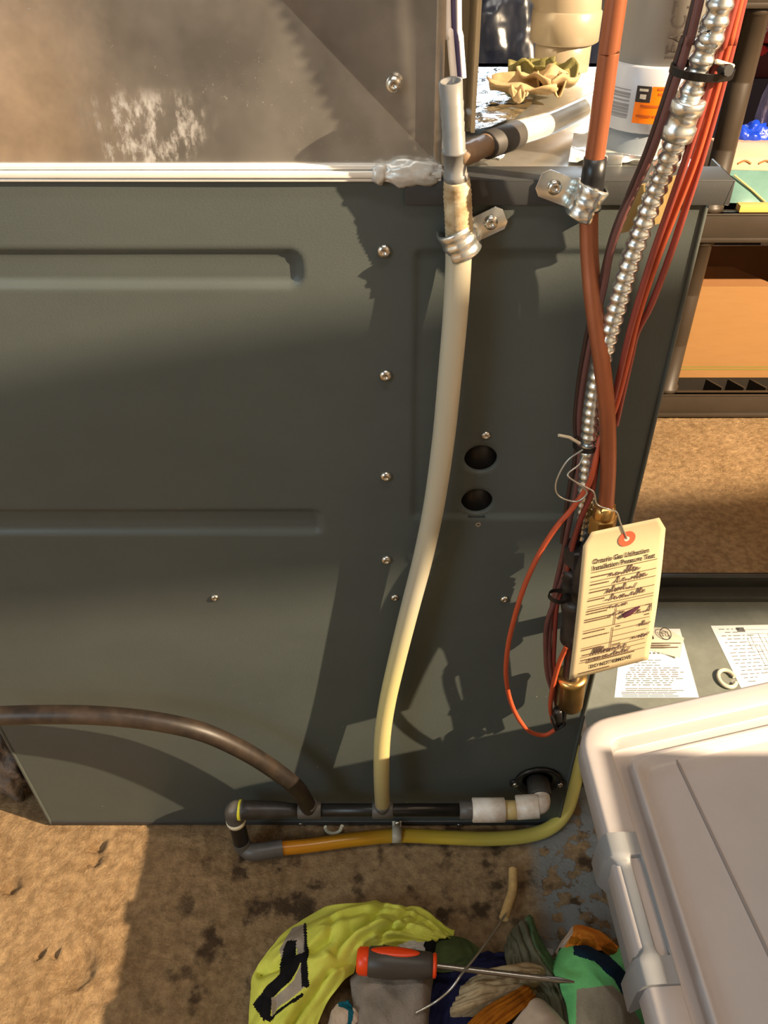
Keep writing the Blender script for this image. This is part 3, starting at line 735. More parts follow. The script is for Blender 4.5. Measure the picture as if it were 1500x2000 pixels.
# ------------------------------------------------------------------ pipe straps
def strap(name, label, c, r, axis, side, width, tab_len, m):
    "half-round saddle hugging a pipe, with one screw tab lying on the panel"
    s = thing(name, c, label, 'pipe strap', 'zinc pipe straps')
    ax = Vector(axis).normalized()
    out = Vector((0, -1, 0)); lat = ax.cross(out).normalized() * side
    if lat.x * side < 0: lat = -lat
    mb = MB(); n = 16; prof = []
    # profile in (lat, out): far foot, over the pipe, down to the tab
    prof.append((-r - 0.0015, -r * 0.9))
    for k in range(n + 1):
        a = PI - PI * k / n
        prof.append((math.cos(a) * (r + 0.0012), math.sin(a) * (r + 0.0012)))
    prof += [(r + 0.0018, -r * 0.85)]
    vs = []; fs = []
    w = width / 2
    rows = [(-w, 0), (-w * 0.9, 0.0012), (-w * 0.55, 0.0004), (-w * 0.45, 0.0), (-w * 0.2, 0.0), (-w * 0.1, 0.0008), (w * 0.1, 0.0008), (w * 0.2, 0), (w * 0.45, 0), (w * 0.55, 0.0004), (w * 0.9, 0.0012), (w, 0)]
    for (h, g) in rows:
        for (a, b) in prof:
            k = 1 + g / r
            vs.append(Vector(c) + lat * a * k + out * b * k + ax * h)
    m_ = len(prof)
    for i in range(len(rows) - 1):
        for j in range(m_ - 1): fs.append((i*m_+j, i*m_+j+1, (i+1)*m_+j+1, (i+1)*m_+j))
    mb.add(vs, fs)
    so = mb.build('saddle', m, s)
    md = so.modifiers.new('thickness', 'SOLIDIFY'); md.thickness = 0.0012; md.offset = 0
    base = Vector((c[0], -0.0035, c[2])) + lat * (r + 0.001)
    base.y = -0.0045
    a2 = Vector((ax.x, 0, ax.z)).normalized(); l2 = Vector((lat.x, 0, lat.z)).normalized()
    hw = width * 0.42; ch = hw * 0.45
    poly = [base - a2 * hw, base + l2 * (tab_len - ch) - a2 * hw, base + l2 * tab_len - a2 * (hw - ch), base + l2 * tab_len + a2 * (hw - ch), base + l2 * (tab_len - ch) + a2 * hw, base + a2 * hw]
    tb = MB().prism(poly, (0, 0.0014, 0)).build('tab', m, s, bevel=0.0004)
    screw(SC_BIG, base + l2 * tab_len * 0.55 + Vector((0, -0.0005, 0)), s)
    return s
c = P(897, 472, -0.013)
strap('pipe_strap', 'zinc strap with green-tinged tab clamping the clear drain tube', c, 0.0108, (0.1, 0, 1) and (P(893, 420, -0.013) - P(897, 500, -0.013)) + Vector((-0.012, 0, 0)), 1, 0.022, 0.026, M['zinc'])
c = P(1146, 395, -0.012)
strap('pipe_strap', 'zinc strap clamping the copper gas line below black tape', c, 0.0085, (P(1153, 350, -0.012) - P(1146, 430, -0.012)) + Vector((0.012, 0, 0)), -1, 0.024, 0.028, M['zinc'])

# ------------------------------------------------------------------ copper gas line
gas = thing('gas_line', P(1130, 1380, -0.08), 'copper gas line with black iron drip leg at the furnace front', 'gas pipe')
cp_px = [(1207, -25, -0.012), (1187, 120, -0.012), (1167, 270, -0.012), (1154, 360, -0.012), (1150, 430, -0.014), (1152, 510, -0.020), (1160, 600, -0.030), (1174, 700, -0.040), (1185, 800, -0.046), (1188, 900, -0.048), (1184, 990, -0.048)]
MB().sweep(cr(upward(PP(cp_px)), 8), 0.0069, 20).build('copper_pipe', M['copper'], gas)
MB().lathe(P(1163, 308, -0.012), P(1153, 385, -0.012) - P(1163, 308, -0.012), [(0, 0.0082), (0.012, 0.0083), (0.022, 0.0087), (0.03, 0.0083), (0.036, 0.0087), ((P(1153, 385, -0.012) - P(1163, 308, -0.012)).length, 0.0082)], 20).build('black_tape', M['tape_black'], gas)
n0, n1 = P(1182, 985, -0.048), P(1174, 1042, -0.046)
nl = (n1 - n0).length
MB().lathe(n0, n1 - n0, [(0, 0.0074), (0.001, 0.0095), (nl * 0.35, 0.0100), (nl * 0.4, 0.0125), (nl * 0.95, 0.0125), (nl, 0.011)], 6, smooth=False).build('flare_nut', M['brass'], gas)
MB().lathe(n0 + (n1 - n0) * 0.02, n1 - n0, [(0, 0.0085), (nl * 0.15, 0.0102), (nl * 0.3, 0.0100), (nl * 0.45, 0.0108)], 20).build('nut_shoulder', M['brass'], gas)
ir = MB()
a0 = P(1174, 1040, -0.046); a1 = P(1150, 1095, -0.042); a2 = P(1140, 1150, -0.040); a3 = P(1132, 1215, -0.038); a4 = P(1126, 1340, -0.036)
ir.sweep(cr([a0, a1, a2, a3], 6), [0.010 + 0.004 * math.sin(PI * k / 18) for k in range(19)], 20)
ir.build('iron_elbow', M['iron'], gas)
MB().lathe(P(1132, 1065, -0.034), P(1128, 1118, -0.034) - P(1132, 1065, -0.034), [(0, 0.012), (0.001, 0.0145), (0.021, 0.0145), (0.022, 0.012)], 6, smooth=False).build('union_nut', M['iron'], gas)
MB().lathe(P(1124, 1110, -0.034), P(1110, 1165, -0.032) - P(1124, 1110, -0.034), [(0, 0.0105), (0.005, 0.0125), (0.006, 0.0105), (0.012, 0.0125), (0.013, 0.0105), (0.02, 0.012), (0.03, 0.011)], 20).build('union_collar', M['iron'], gas)
MB().lathe(P(1126, 1165, -0.036), P(1122, 1265, -0.036) - P(1126, 1165, -0.036), [(0, 0.0125), (0.003, 0.0155), (0.010, 0.016), (0.022, 0.0145), (0.045, 0.0135), (0.052, 0.0155), (0.064, 0.0158), (0.066, 0.012)], 22).build('iron_tee', M['iron'], gas)
MB().sweep([P(1125, 1205, -0.036), P(1125, 1205, -0.001)], 0.0085, 16).build('nipple', M['iron'], gas)
MB().sweep([P(1123, 1250, -0.036), P(1115, 1335, -0.034)], 0.0100, 20).build('drip_nipple', M['iron'], gas)
k0, k1 = P(1117, 1318, -0.034), P(1112, 1378, -0.034); kl = (k1 - k0).length
MB().lathe(k0, k1 - k0, [(0, 0.0105), (0.0005, 0.0165), (0.006, 0.0172), (0.010, 0.0160), (kl - 0.003, 0.0150), (kl, 0.012)], 26).build('drip_cap', M['brass'], gas)
MB().lathe(P(1131, 1033, -0.026), (0, -1, 0.3), [(0, 0.005), (0.004, 0.005), (0.005, 0.003)], 6, smooth=False).build('hex_bolt', M['zinc'], gas)
MB().sweep([P(1131, 1033, -0.026), P(1142, 1060, -0.036)], 0.003, 8).build('bolt_shank', M['zinc'], gas)

# ------------------------------------------------------------------ flexible conduit
cond = thing('flexible_conduit', P(1130, 1060, -0.03), 'ribbed steel flexible conduit slanting down beside the copper line', 'conduit')
cpx = [(1416, -30, -0.0696), (1388, 60, -0.0658), (1356, 160, -0.0631), (1322, 265, -0.0572), (1287, 355, -0.0442), (1255, 440, -0.0379), (1228, 520, -0.0358), (1205, 600, -0.0358), (1182, 680, -0.0355), (1163, 760, -0.0349), (1152, 850, -0.0340), (1146, 950, -0.0340), (1138, 1050, -0.0300)]
path = cr(upward(PP(cpx)), 10)
# resample and rib it
def resample(pts, step):
    out = [pts[0].copy()]; acc = 0.0
    for a, b in zip(pts, pts[1:]):
        seg = (b - a).length; d = b - a; pos = 0.0
        while acc + seg - pos >= step:
            pos += step - acc; acc = 0.0
            out.append(a + d * (pos / seg))
        acc += seg - pos
    return out
rp = resample(path, 0.0012)
R0 = 0.0080
MB().sweep(rp, [R0 - 0.0016 * (0.5 + 0.5 * math.cos(2 * PI * i * 0.0012 / 0.0084)) for i in range(len(rp))], 16).build('ribbed_sleeve', M['zinc'], cond)
f0, f1 = P(1346, 190, -0.0630), P(1318, 268, -0.0570); fl_ = (f1 - f0).length
MB().lathe(f0, f1 - f0, [(0, 0.0095), (0.001, 0.0112), (fl_ * 0.3, 0.0112), (fl_ * 0.33, 0.0100), (fl_ * 0.62, 0.0100), (fl_ * 0.66, 0.0114), (fl_ * 0.97, 0.0114), (fl_, 0.0095)], 22).build('coupling', M['zinc'], cond)
cl = MB(); a, b = P(1290, 352, -0.032), P(1252, 446, -0.026)
dv = (b - a); wv = Vector((0.0150, 0, 0.004))
cl.prism([a - wv, a + wv, b + wv, b - wv], (0, 0.002, 0)); cl.build('backing_clip', M['pvc_tan'], cond)

# ------------------------------------------------------------------ wires
def wire(px, r, m, label, group=None, name='control_wire', m2=None):
    pts = PP(px)
    if px[0][1] < 0: pts = upward(pts)
    o = MB().sweep(cr(pts, 8), r, 10).build(name, m)
    return tag(o, label, 'wire', group)
WL = 'wires along the flexible conduit'
wire([(1374, -30, -0.0670), (1345, 80, -0.0650), (1310, 190, -0.0625), (1272, 300, -0.0564), (1238, 375, -0.0442), (1212, 435, -0.0400), (1192, 495, -0.0358), (1180, 560, -0.0316), (1160, 640, -0.0297), (1142, 730, -0.0253), (1132, 810, -0.0229), (1133, 880, -0.0234), (1126, 950, -0.0260), (1112, 1020, -0.0273), (1098, 1090, -0.0299), (1082, 1160, -0.0312), (1074, 1230, -0.0312), (1074, 1300, -0.0312), (1084, 1350, -0.0299), (1092, 1400, -0.0273)], 0.0026, M['wire_purple'], 'dull brown wire, outermost on the left of the conduit', WL)
wire([(1366, -30, -0.0634), (1334, 80, -0.0611), (1300, 190, -0.0583), (1262, 300, -0.0519), (1222, 395, -0.0400), (1194, 470, -0.0337), (1172, 560, -0.0274), (1150, 640, -0.0257), (1132, 740, -0.0215), (1124, 820, -0.0196), (1126, 880, -0.0208), (1113, 950, -0.0221), (1104, 1010, -0.0234), (1098, 1060, -0.0247)], 0.0024, M['wire_dark'], 'darkest thin wire, tucked behind the brown wires by the copper line', WL)
wire([(1452, -30, -0.0625), (1424, 80, -0.0611), (1394, 190, -0.0583), (1358, 310, -0.0522), (1318, 415, -0.0400), (1282, 510, -0.0358), (1246, 620, -0.0347), (1222, 720, -0.0327), (1200, 800, -0.0336), (1172, 860, -0.0416), (1162, 905, -0.0481), (1150, 945, -0.0494), (1120, 990, -0.0494), (1086, 1030, -0.0507), (1054, 1080, -0.0520), (1026, 1140, -0.0533), (1005, 1205, -0.0533), (991, 1270, -0.0520), (989, 1330, -0.0494), (1003, 1385, -0.0455), (1030, 1425, -0.0403), (1062, 1436, -0.0351), (1086, 1424, -0.0299)], 0.0026, M['wire_orange'], 'long orange wire that swings out left in a loop below the tie', WL)
wire([(1444, -30, -0.0679), (1408, 90, -0.0655), (1378, 190, -0.0625), (1340, 310, -0.0568), (1302, 420, -0.0442), (1268, 520, -0.0400), (1232, 640, -0.0377), (1206, 750, -0.0342), (1184, 840, -0.0320), (1166, 900, -0.0429), (1156, 960, -0.0455), (1132, 1020, -0.0429), (1116, 1080, -0.0390), (1102, 1140, -0.0338), (1088, 1180, -0.0325), (1083, 1250, -0.0312), (1082, 1310, -0.0299), (1094, 1360, -0.0286), (1098, 1405, -0.0273)], 0.0026, M['wire_red'], 'red wire hugging the right side of the conduit', WL)
wire([(1458, -30, -0.0589), (1432, 80, -0.0573), (1404, 190, -0.0541), (1370, 310, -0.0476), (1338, 410, -0.0379), (1308, 500, -0.0337), (1272, 595, -0.0316), (1244, 650, -0.0293), (1232, 700, -0.0286), (1216, 770, -0.0280), (1203, 830, -0.0273)], 0.0026, M['wire_red'], 'red wire farthest right, bowed away from the conduit above the floor', WL)
wire([(1150, 940, -0.0325), (1140, 1000, -0.0358), (1118, 1060, -0.0358), (1102, 1120, -0.0338), (1084, 1172, -0.0325), (1068, 1220, -0.0325), (1066, 1270, -0.0312), (1070, 1320, -0.0299), (1086, 1370, -0.0286), (1088, 1405, -0.0279)], 0.0028, M['wire_purple'], 'thick brown wire under the lower black cable tie', WL)
wire([(1107, 1262, -0.0468), (1092, 1295, -0.0442), (1080, 1340, -0.0403), (1075, 1380, -0.0364), (1080, 1410, -0.0312)], 0.0027, M['wire_orange'], 'short bright orange wire arching from the drip leg to the black plug')
# plug at the end of the wires
pl = thing('wire_plug', P(1088, 1420, -0.042), 'small black wire connector where the loose wires end', 'connector')
mb = MB(); a = P(1090, 1385, -0.043); b = P(1092, 1432, -0.040)
mb.lathe(a, b - a, [(0, 0.004), (0.002, 0.006), (0.012, 0.0075), (0.020, 0.0085), (0.026, 0.007)], 10); mb.build('plug_body', M['plug_black'], pl)
mb = MB(); mb.sweep([P(1078, 1400, -0.050), P(1086, 1425, -0.050), P(1102, 1415, -0.048), P(1104, 1388, -0.046)], 0.0022, 8); mb.build('plug_latch', M['plug_black'], pl)
# cable ties
def tie(c, ax, rx, ry, label, head=None, tail=None, tm=None, rot=0.0):
    t = thing('cable_tie', c, label, 'cable tie')
    ax = Vector(ax).normalized(); e1 = Vector((1, 0, 0)); e1 = (e1 - ax * e1.dot(ax)).normalized(); e2 = ax.cross(e1)
    mb = MB(); n = 32; w = 0.0022; vs = []; fs = []
    for k in range(n):
        a = 2 * PI * k / n
        for (s, h) in ((1, -w), (1.0, w), (0.90, w), (0.90, -w)):
            vs.append(Vector(c) + e1 * math.cos(a) * rx * s + e2 * math.sin(a) * ry * s + ax * h)
    for k in range(n):
        k2 = (k + 1) % n
        for q in range(4):
            fs.append((k*4+q, k*4+(q+1) % 4, k2*4+(q+1) % 4, k2*4+q))
    mb.add(vs, fs, 0, False); mb.build('strap', M['plug_black'], t)
    if head is not None: MB().sweep([head, head + Vector((0.002, -0.006, 0.001))], 0.0034, 8).build('head', M['plug_black'], t)
    if tail: MB().sweep(PP(tail), 0.0014, 6).build('tail', tm or M['plug_black'], t)
    return t
tie(P(1371, 138, -0.064), P(1388, 60, -0.069) - P(1356, 160, -0.064), 0.0195, 0.0115, 'black cable tie round conduit and wires at the top', P(1410, 137, -0.070), [(1398, 120, -0.070), (1432, 130, -0.066)], M['clear_plastic'])
tie(P(1143, 868, -0.036), (0, 0.1, 1), 0.0105, 0.013, 'black cable tie with pale tail beside the copper line, above the tag', None, [(1091, 850, -0.058), (1112, 854, -0.056), (1132, 866, -0.050)], M['clear_plastic'])
tie(P(1091, 1165, -0.046), (0.15, 0, 1), 0.0105, 0.0085, 'black cable tie whose round head points right, beside the tag', P(1104, 1164, -0.054))
# white thermostat wires behind the tee
for px, lab in (([(872, -20, 0.03), (878, 60, 0.03), (886, 150, 0.03)], 'white thermostat wire on the left behind the grey tee'), ([(894, -20, 0.04), (898, 70, 0.04), (904, 152, 0.04)], 'white thermostat wire on the right behind the grey tee')):
    wire(px, 0.0027, M['wire_white'], lab, 'white thermostat wires', 'thermostat_wire')
wire([(884, -20, 0.034), (890, 70, 0.034), (897, 150, 0.034)], 0.0018, M['wire_violet'], 'violet wire between the two white thermostat wires', None, 'thermostat_wire')

# ------------------------------------------------------------------ inspection tag
tg = thing('inspection_tag', P(1228, 1050, -0.075), 'cream gas inspection tag with red eyelet tied to the copper line', 'tag')
A = P(1141, 1042, -0.066); B = P(1302, 1008, -0.056); Cc = P(1266, 1288, -0.090); Dd = P(1111, 1328, -0.094)
TN = (B - A).cross(Dd - A).normalized()
if TN.y > 0: TN = -TN
def tp(s, t, h=0.0):
    "s across 0..1, t down 0..1, slight curl"
    p = (A * (1-s) + B * s) * (1-t) + (Dd * (1-s) + Cc * s) * t
    return p + TN * (h + 0.004 * math.sin(PI * t) * (0.4 + 0.6 * s))
ns, nt_ = 14, 24; vs = []; fs = []
def clip_s(s, t):
    c = 0.09 * max(0.0, 1 - t / 0.075)
    return c + s * (1 - 2 * c)
for j in range(nt_ + 1):
    t = (j / nt_) if j > 3 else (j * 0.025 if j else 0)
    t = [0, 0.025, 0.05, 0.075][j] if j < 4 else 0.075 + (1 - 0.075) * (j - 3) / (nt_ - 3)
    for i in range(ns + 1): vs.append(tp(clip_s(i / ns, t), t))
for j in range(nt_):
    for i in range(ns): fs.append((j*(ns+1)+i, j*(ns+1)+i+1, (j+1)*(ns+1)+i+1, (j+1)*(ns+1)+i))
o = MB().add(vs, fs).build('card', M['tag'], tg)
md = o.modifiers.new('thickness', 'SOLIDIFY'); md.thickness = 0.0004; md.offset = 0
WT = (B - A).length; HT = (Dd - A).length
ey = MB(); n = 28; H1 = 0.0006
def ring(cs_, ct_, r0, r1, mb, h):
    vs = []; fs = []
    for k in range(n):
        a = 2 * PI * k / n
        for r in (r0, r1): vs.append(tp(cs_ + r * math.cos(a) / WT, ct_ + r * math.sin(a) / HT, h))
    for k in range(n): fs.append((k*2, k*2+1, ((k+1) % n)*2+1, ((k+1) % n)*2))
    mb.add(vs, fs)
ring(0.53, 0.085, 0.0026, 0.0078, ey, 0.0009); ey.build('eyelet', M['ink_red'], tg)
ey = MB(); ring(0.53, 0.085, 0.0, 0.0024, ey, 0.0010); ey.build('eyelet_hole', M['paper_fold'], tg)
def tag_text(s, x, t, w, m, name, size_t=0.03, parent=tg):
    vs, fs = text_mesh(s, 1.0, 1.0, 0.022)
    wmax = max(v.x for v in vs); 
    mb = MB(); mb.add([tp(x + v.x / wmax * w, t - v.y * size_t, 0.0009) for v in vs], fs, 0, False)
    return mb.build(name, m, parent)
tag_text('Ontario Gas Utilization', 0.14, 0.200, 0.68, M['ink_black'], 'heading', 0.044)
tag_text('Installation Pressure Test', 0.14, 0.242, 0.76, M['ink_black'], 'heading', 0.044)
tag_text('DO NOT REMOVE', 0.25, 0.945, 0.52, M['ink_black'], 'warning', 0.040)
def strip(mb, s0, s1, t, w=0.0045, h=0.0008, m=0):
    k = 6; vs = []
    for i in range(k + 1):
        s = s0 + (s1 - s0) * i / k
        vs += [tp(s, t - w / 2, h), tp(s, t + w / 2, h)]
    mb.add(vs, [(2*i, 2*i+2, 2*i+3, 2*i+1) for i in range(k)], m, False)
ln = MB()
for t in (0.255, 0.315, 0.365, 0.425, 0.48, 0.498): strip(ln, 0.14, 0.93, t)
for t in (0.555, 0.60): strip(ln, 0.50, 0.90, t)
strip(ln, 0.12, 0.92, 0.648)
for t in (0.69, 0.735): strip(ln, 0.50, 0.90, t)
strip(ln, 0.12, 0.92, 0.775); strip(ln, 0.50, 0.9, 0.81)
for t in (0.845, 0.885): strip(ln, 0.12, 0.92, t)
def vstrip(mb, s, t0, t1, w=0.010):
    k = 6; vs = []
    for i in range(k + 1):
        t = t0 + (t1 - t0) * i / k
        vs += [tp(s - w / 2, t, 0.0008), tp(s + w / 2, t, 0.0008)]
    mb.add(vs, [(2*i, 2*i+1, 2*i+3, 2*i+2) for i in range(k)], 0, False)
vstrip(ln, 0.49, 0.53, 0.648); vstrip(ln, 0.48, 0.665, 0.84)
ln.build('ruled_lines', M['ink'], tg)
sm = MB()
for (t, s0, s1) in ((0.285, 0.14, 0.40), (0.335, 0.14, 0.36), (0.385, 0.14, 0.38), (0.44, 0.13, 0.34), (0.512, 0.13, 0.40), (0.53, 0.13, 0.38), (0.57, 0.12, 0.46), (0.585, 0.12, 0.44), (0.665, 0.12, 0.38), (0.70, 0.12, 0.44), (0.79, 0.12, 0.36), (0.83, 0.14, 0.42), (0.868, 0.13, 0.36), (0.894, 0.2, 0.80), (0.967, 0.12, 0.5), (0.555, 0.86, 0.93), (0.625, 0.86, 0.92), (0.665, 0.52, 0.58), (0.80, 0.51, 0.6), (0.70, 0.86, 0.92)):
    s = s0
    while s < s1:
        w = random.uniform(0.02, 0.055); strip(sm, s, min(s + w, s1), t, 0.0085); s += w + 0.011
tag(sm.build('small_print', M['ink'], tg), kind='stuff')
def scribble(mb, s0, s1, t0, amp, seed, r=0.00034):
    rnd = random.Random(seed); pts = []
    nn = int((s1 - s0) / 0.017)
    for i in range(nn + 1):
        s = s0 + (s1 - s0) * i / nn
        up = rnd.uniform(0.15, 1.0) if rnd.random() < 0.8 else 1.6
        pts.append(tp(s + (0.012 if i % 2 else -0.004), t0 - (amp * up if i % 2 else rnd.uniform(-0.2, 0.1) * amp), 0.0010))
    mb.sweep(cr(pts, 4), r, 5)
hw = MB()
for (s0, s1, t, a) in ((0.36, 0.72, 0.300, 0.030), (0.42, 0.82, 0.352, 0.026), (0.34, 0.70, 0.410, 0.028), (0.34, 0.82, 0.462, 0.026), (0.40, 0.62, 0.52, 0.02), (0.42, 0.6, 0.575, 0.018), (0.76, 0.93, 0.60, 0.026), (0.80, 0.93, 0.70, 0.022), (0.74, 0.94, 0.79, 0.028), (0.26, 0.68, 0.838, 0.030), (0.22, 0.72, 0.878, 0.018)):
    scribble(hw, s0, s1, t, a, int(s0 * 1000 + t * 7000))
hw.build('handwriting', M['ink_pen'], tg)
bl = MB(); bl.sweep([tp(0.585, 0.600, 0.001), tp(0.66, 0.585, 0.001), tp(0.78, 0.556, 0.001)], [0.0022, 0.0028, 0.0008], 6)
bl.build('crossed_out_figure', M['ink_purple'], tg)
# its wire
tw = MB(); tw.sweep(cr([P(1138, 878, -0.050), P(1108, 900, -0.052), P(1088, 935, -0.054), P(1086, 960, -0.056), P(1100, 974, -0.058), P(1128, 979, -0.060), P(1146, 962, -0.060), P(1128, 944, -0.060), P(1112, 933, -0.060), P(1110, 924, -0.058), P(1130, 908, -0.054), P(1140, 890, -0.050)], 6), 0.0008, 6)
tw.sweep(cr([P(1118, 938, -0.060), P(1145, 952, -0.060), P(1160, 962, -0.062), P(1166, 985, -0.064), P(1190, 995, -0.066), P(1204, 1000, -0.062), P(1212, 1022, -0.062), tp(0.53, 0.085, 0.001)], 6), 0.0008, 6)
tw.build('tie_wire', M['steel_wire'], tg)

# ------------------------------------------------------------------ drain manifold at the foot
YM = -0.040
man = thing('drain_manifold', P(700, 1582, YM) , 'black condensate drain manifold along the furnace foot with white fittings', 'drain pipe')
def hx(u, v=1582): return P(u, v, YM)
def run(name, u0, u1, prof, m, seg=22, v0=1582, v1=1582):
    a, b = hx(u0, v0), hx(u1, v1); L = (b - a).length
    return MB().lathe(a, b - a, [(h * L, r) for h, r in prof], seg).build(name, m, man)
run('main_pipe', 560, 915, [(0, 0.0085), (1, 0.0085)], M['pvc_black'])
run('reducer', 468, 585, [(0, 0.0118), (0.02, 0.0125), (0.25, 0.0125), (0.26, 0.0120), (0.55, 0.0118), (0.7, 0.0105), (0.85, 0.0090), (1, 0.0086)], M['pvc_coupling'])
for (u0, u1) in ((582, 628), (727, 768)): run('saddle_tee', u0, u1, [(0, 0.0095), (0.03, 0.0112), (0.97, 0.0112), (1, 0.0095)], M['pvc_dgrey'])
for u, pu in ((605, 609), (747, 747)):
    a = hx(u); b = P(pu, 1560, -0.042)
    MB().lathe(a, (0, 0, 1), [(0, 0.010), (0.012, 0.0105), (0.016, 0.0104)], 20).build('hose_barb', M['pvc_dgrey'], man)
run('grey_bushing', 897, 926, [(0, 0.0090), (0.05, 0.0115), (0.8, 0.0118), (1, 0.0118)], M['pvc_dgrey'])
run('white_coupling', 922, 986, [(0, 0.0140), (0.02, 0.0158), (0.98, 0.0158), (1, 0.0140)], M['pvc_dirty'])
run('short_nipple', 984, 1016, [(0, 0.0125), (1, 0.0125)], M['pvc_tan'])
eb = MB(); ea, ec = hx(1011, 1577), hx(1050, 1574)
ev = P(1052, 1545, -0.030)
a_, b_ = hx(1008, 1577), hx(1058, 1574)
eb.lathe(a_, b_ - a_, [(0, 0.0140), (0.001, 0.0156), (0.028, 0.0156), (0.0295, 0.0150)], 22)
kk = hx(1056, 1574)
fc = P(1050, 1522, 0)
eb.sweep(cr([hx(1034, 1575), hx(1046, 1573), Vector((fc.x - 0.002, YM + 0.003, hx(1050, 1574).z)), Vector((fc.x, YM + 0.010, fc.z)), Vector((fc.x, YM + 0.020, fc.z))], 8), 0.0128, 20)
eb.build('white_elbow', M['pvc_dirty'], man)
c = P(1050, 1522, 0)
MB().lathe((c.x, 0.0, c.z), (0.0, -1, 0.0), [(0, 0.0150), (0.024, 0.0155), (0.026, 0.0152), (0.0265, 0.0135)], 22).build('rubber_stub', M['rubber'], man)
# left end: elbow, leg, elbow
el = MB(); a = hx(478); c0 = hx(455); d0 = hx(457, 1610)
el.sweep(cr([hx(474), hx(460), c0 + Vector((0.001, 0, -0.008)), c0 + Vector((0.001, -0.001, -0.026))], 6), 0.0128, 20)
el.build('upper_elbow', M['pvc_dgrey'], man)
mb = MB(); mb.lathe(hx(466), (1, 0, 0), [(0, 0.0130), (0.001, 0.0134), (0.003, 0.0134), (0.004, 0.0128)], 20); mb.build('glue_ring', M['glue_yellow'], man)
leg_top = c0 + Vector((0.001, -0.001, -0.022)); leg_bot = Vector((leg_top.x, leg_top.y, 0.018))
mb = MB(); mb.lathe(leg_top + Vector((0, 0, 0.002)), (0, 0, -1), [(0, 0.0131), (0.006, 0.0133), (0.010, 0.0122)], 18); mb.build('glue_collar', M['glue_cream'], man)
MB().sweep([leg_top, leg_bot], 0.0108, 20).build('down_leg', M['pvc_black'], man)
l2 = F(497, 1664, 0.0145); l3 = F(552, 1656, 0.0135)
MB().sweep(cr([leg_bot + Vector((0, 0, 0.012)), leg_bot + Vector((0.004, -0.002, -0.0045)), l2, l3], 6), 0.0115, 20).build('lower_elbow', M['pvc_dgrey'], man)
# yellowed outlet tube
zy = 0.0115
ypx = [(538, 1658), (600, 1652), (690, 1640), (780, 1632), (880, 1636), (960, 1638), (1030, 1632), (1076, 1616), (1106, 1584), (1122, 1535), (1132, 1490), (1142, 1450), (1165, 1425), (1210, 1410)]
MBy = MB().sweep(cr([F(u, v, zy) for u, v in ypx], 8), 0.0098, 20)
tag(MBy.build('outlet_tube', M['vinyl_yellow']), 'yellowed vinyl outlet tube on the floor, curling round the furnace corner', 'tube')
# its clip and a broken one
cq = thing('tube_clip', P(775, 1612, -0.004), 'pale plastic clip hanging over the yellow tube', 'clip')
a = P(775, 1610, -0.006); 
mb = MB(); w = 0.0065
pts = [Vector((a.x, -0.004, a.z + 0.006)), Vector((a.x, -0.010, a.z - 0.001)), F(775, 1617, 0.0225), F(775, 1634, 0.0225) , F(775, 1645, 0.010)]
vs = []; 
for p in cr(pts, 4): vs += [p + Vector((-w, 0, 0)), p + Vector((w, 0, 0))]
mb.add(vs, [(2*i, 2*i+1, 2*i+3, 2*i+2) for i in range(len(vs)//2 - 1)])
o = mb.build('clip_band', M['clear_plastic'], cq); md = o.modifiers.new('thickness', 'SOLIDIFY'); md.thickness = 0.0018
screw(SC_SMALL, P(776, 1608, -0.009), cq)
mb = MB(); mb.sweep(cr([P(635, 1615, -0.012), P(640, 1624, -0.014), P(652, 1628, -0.016), P(664, 1623, -0.014), P(668, 1613, -0.012)], 5), [0.0026]*21, 10)
tag(mb.build('broken_clip', M['glue_cream']), 'broken cream plastic hook clip under the black manifold', 'clip')
# dusty black hose from the left
hp = [(-60, 1400, -0.050), (60, 1396, -0.050), (180, 1397, -0.050), (290, 1407, -0.050), (390, 1428, -0.049), (470, 1463, -0.047), (535, 1503, -0.045), (580, 1540, -0.043), (604, 1578, -0.040)]
ho = MB().sweep(cr(PP(hp), 8), 0.0108, 20).build('drain_hose', M['hose_black'])
tag(ho, 'dusty black drain hose arching in from the left to the manifold', 'hose')

# ------------------------------------------------------------------ pipes standing on the furnace
wp = thing('intake_pipe', (0.196, 0.075, ZT), 'white plastic pipe with orange sticker on a grey rubber boot', 'pipe')
bx, by = P(1243, 330, 0.075).x, 0.075
cxw = bx
def wlathe(name, z0, z1, prof, m, seg=36): return MB().lathe((cxw, by, z0), (0, 0, 1), [(h * (z1 - z0), r) for h, r in prof], seg).build(name, m, wp)
def zat(v, y): return P(1243, v, y).z
zL0, zL1 = zat(264, by - 0.034), zat(132, by - 0.034)
RW = 0.0345
wlathe('pipe', zL1 - 0.002, 1.5, [(0, 0.0318), (1, 0.0318)], M['pvc_white'])
wlathe('coupling', zL0, zL1, [(0, RW - 0.002), (0.03, RW), (0.97, RW), (1, RW - 0.0015)], M['pvc_label_white'])
wlathe('rubber_boot', ZT, zL0, [(0, 0.0352), (0.25, 0.0352), (0.27, 0.0335), (0.8, 0.0335), (0.82, 0.0325), (1, 0.0325)], M['grey_wrap'])
zc_ = zat(314, by - 0.035)
wlathe('hose_clamp', zc_ - 0.004, zc_ + 0.004, [(0, 0.0350), (0.05, 0.0362), (0.95, 0.0362), (1, 0.0350)], M['zinc'])
mb = MB(); q = P(1196, 314, by - 0.034); mb.box((q.x - 0.006, by - 0.042, zc_ - 0.006), (q.x + 0.006, by - 0.034, zc_ + 0.006)); mb.build('clamp_screw', M['zinc'], wp, bevel=0.001)
def wrapc(s, h, r):
    "s metres round the pipe from its front, h height"
    a = s / r
    return Vector((cxw + r * math.sin(a), by - r * math.cos(a), h))
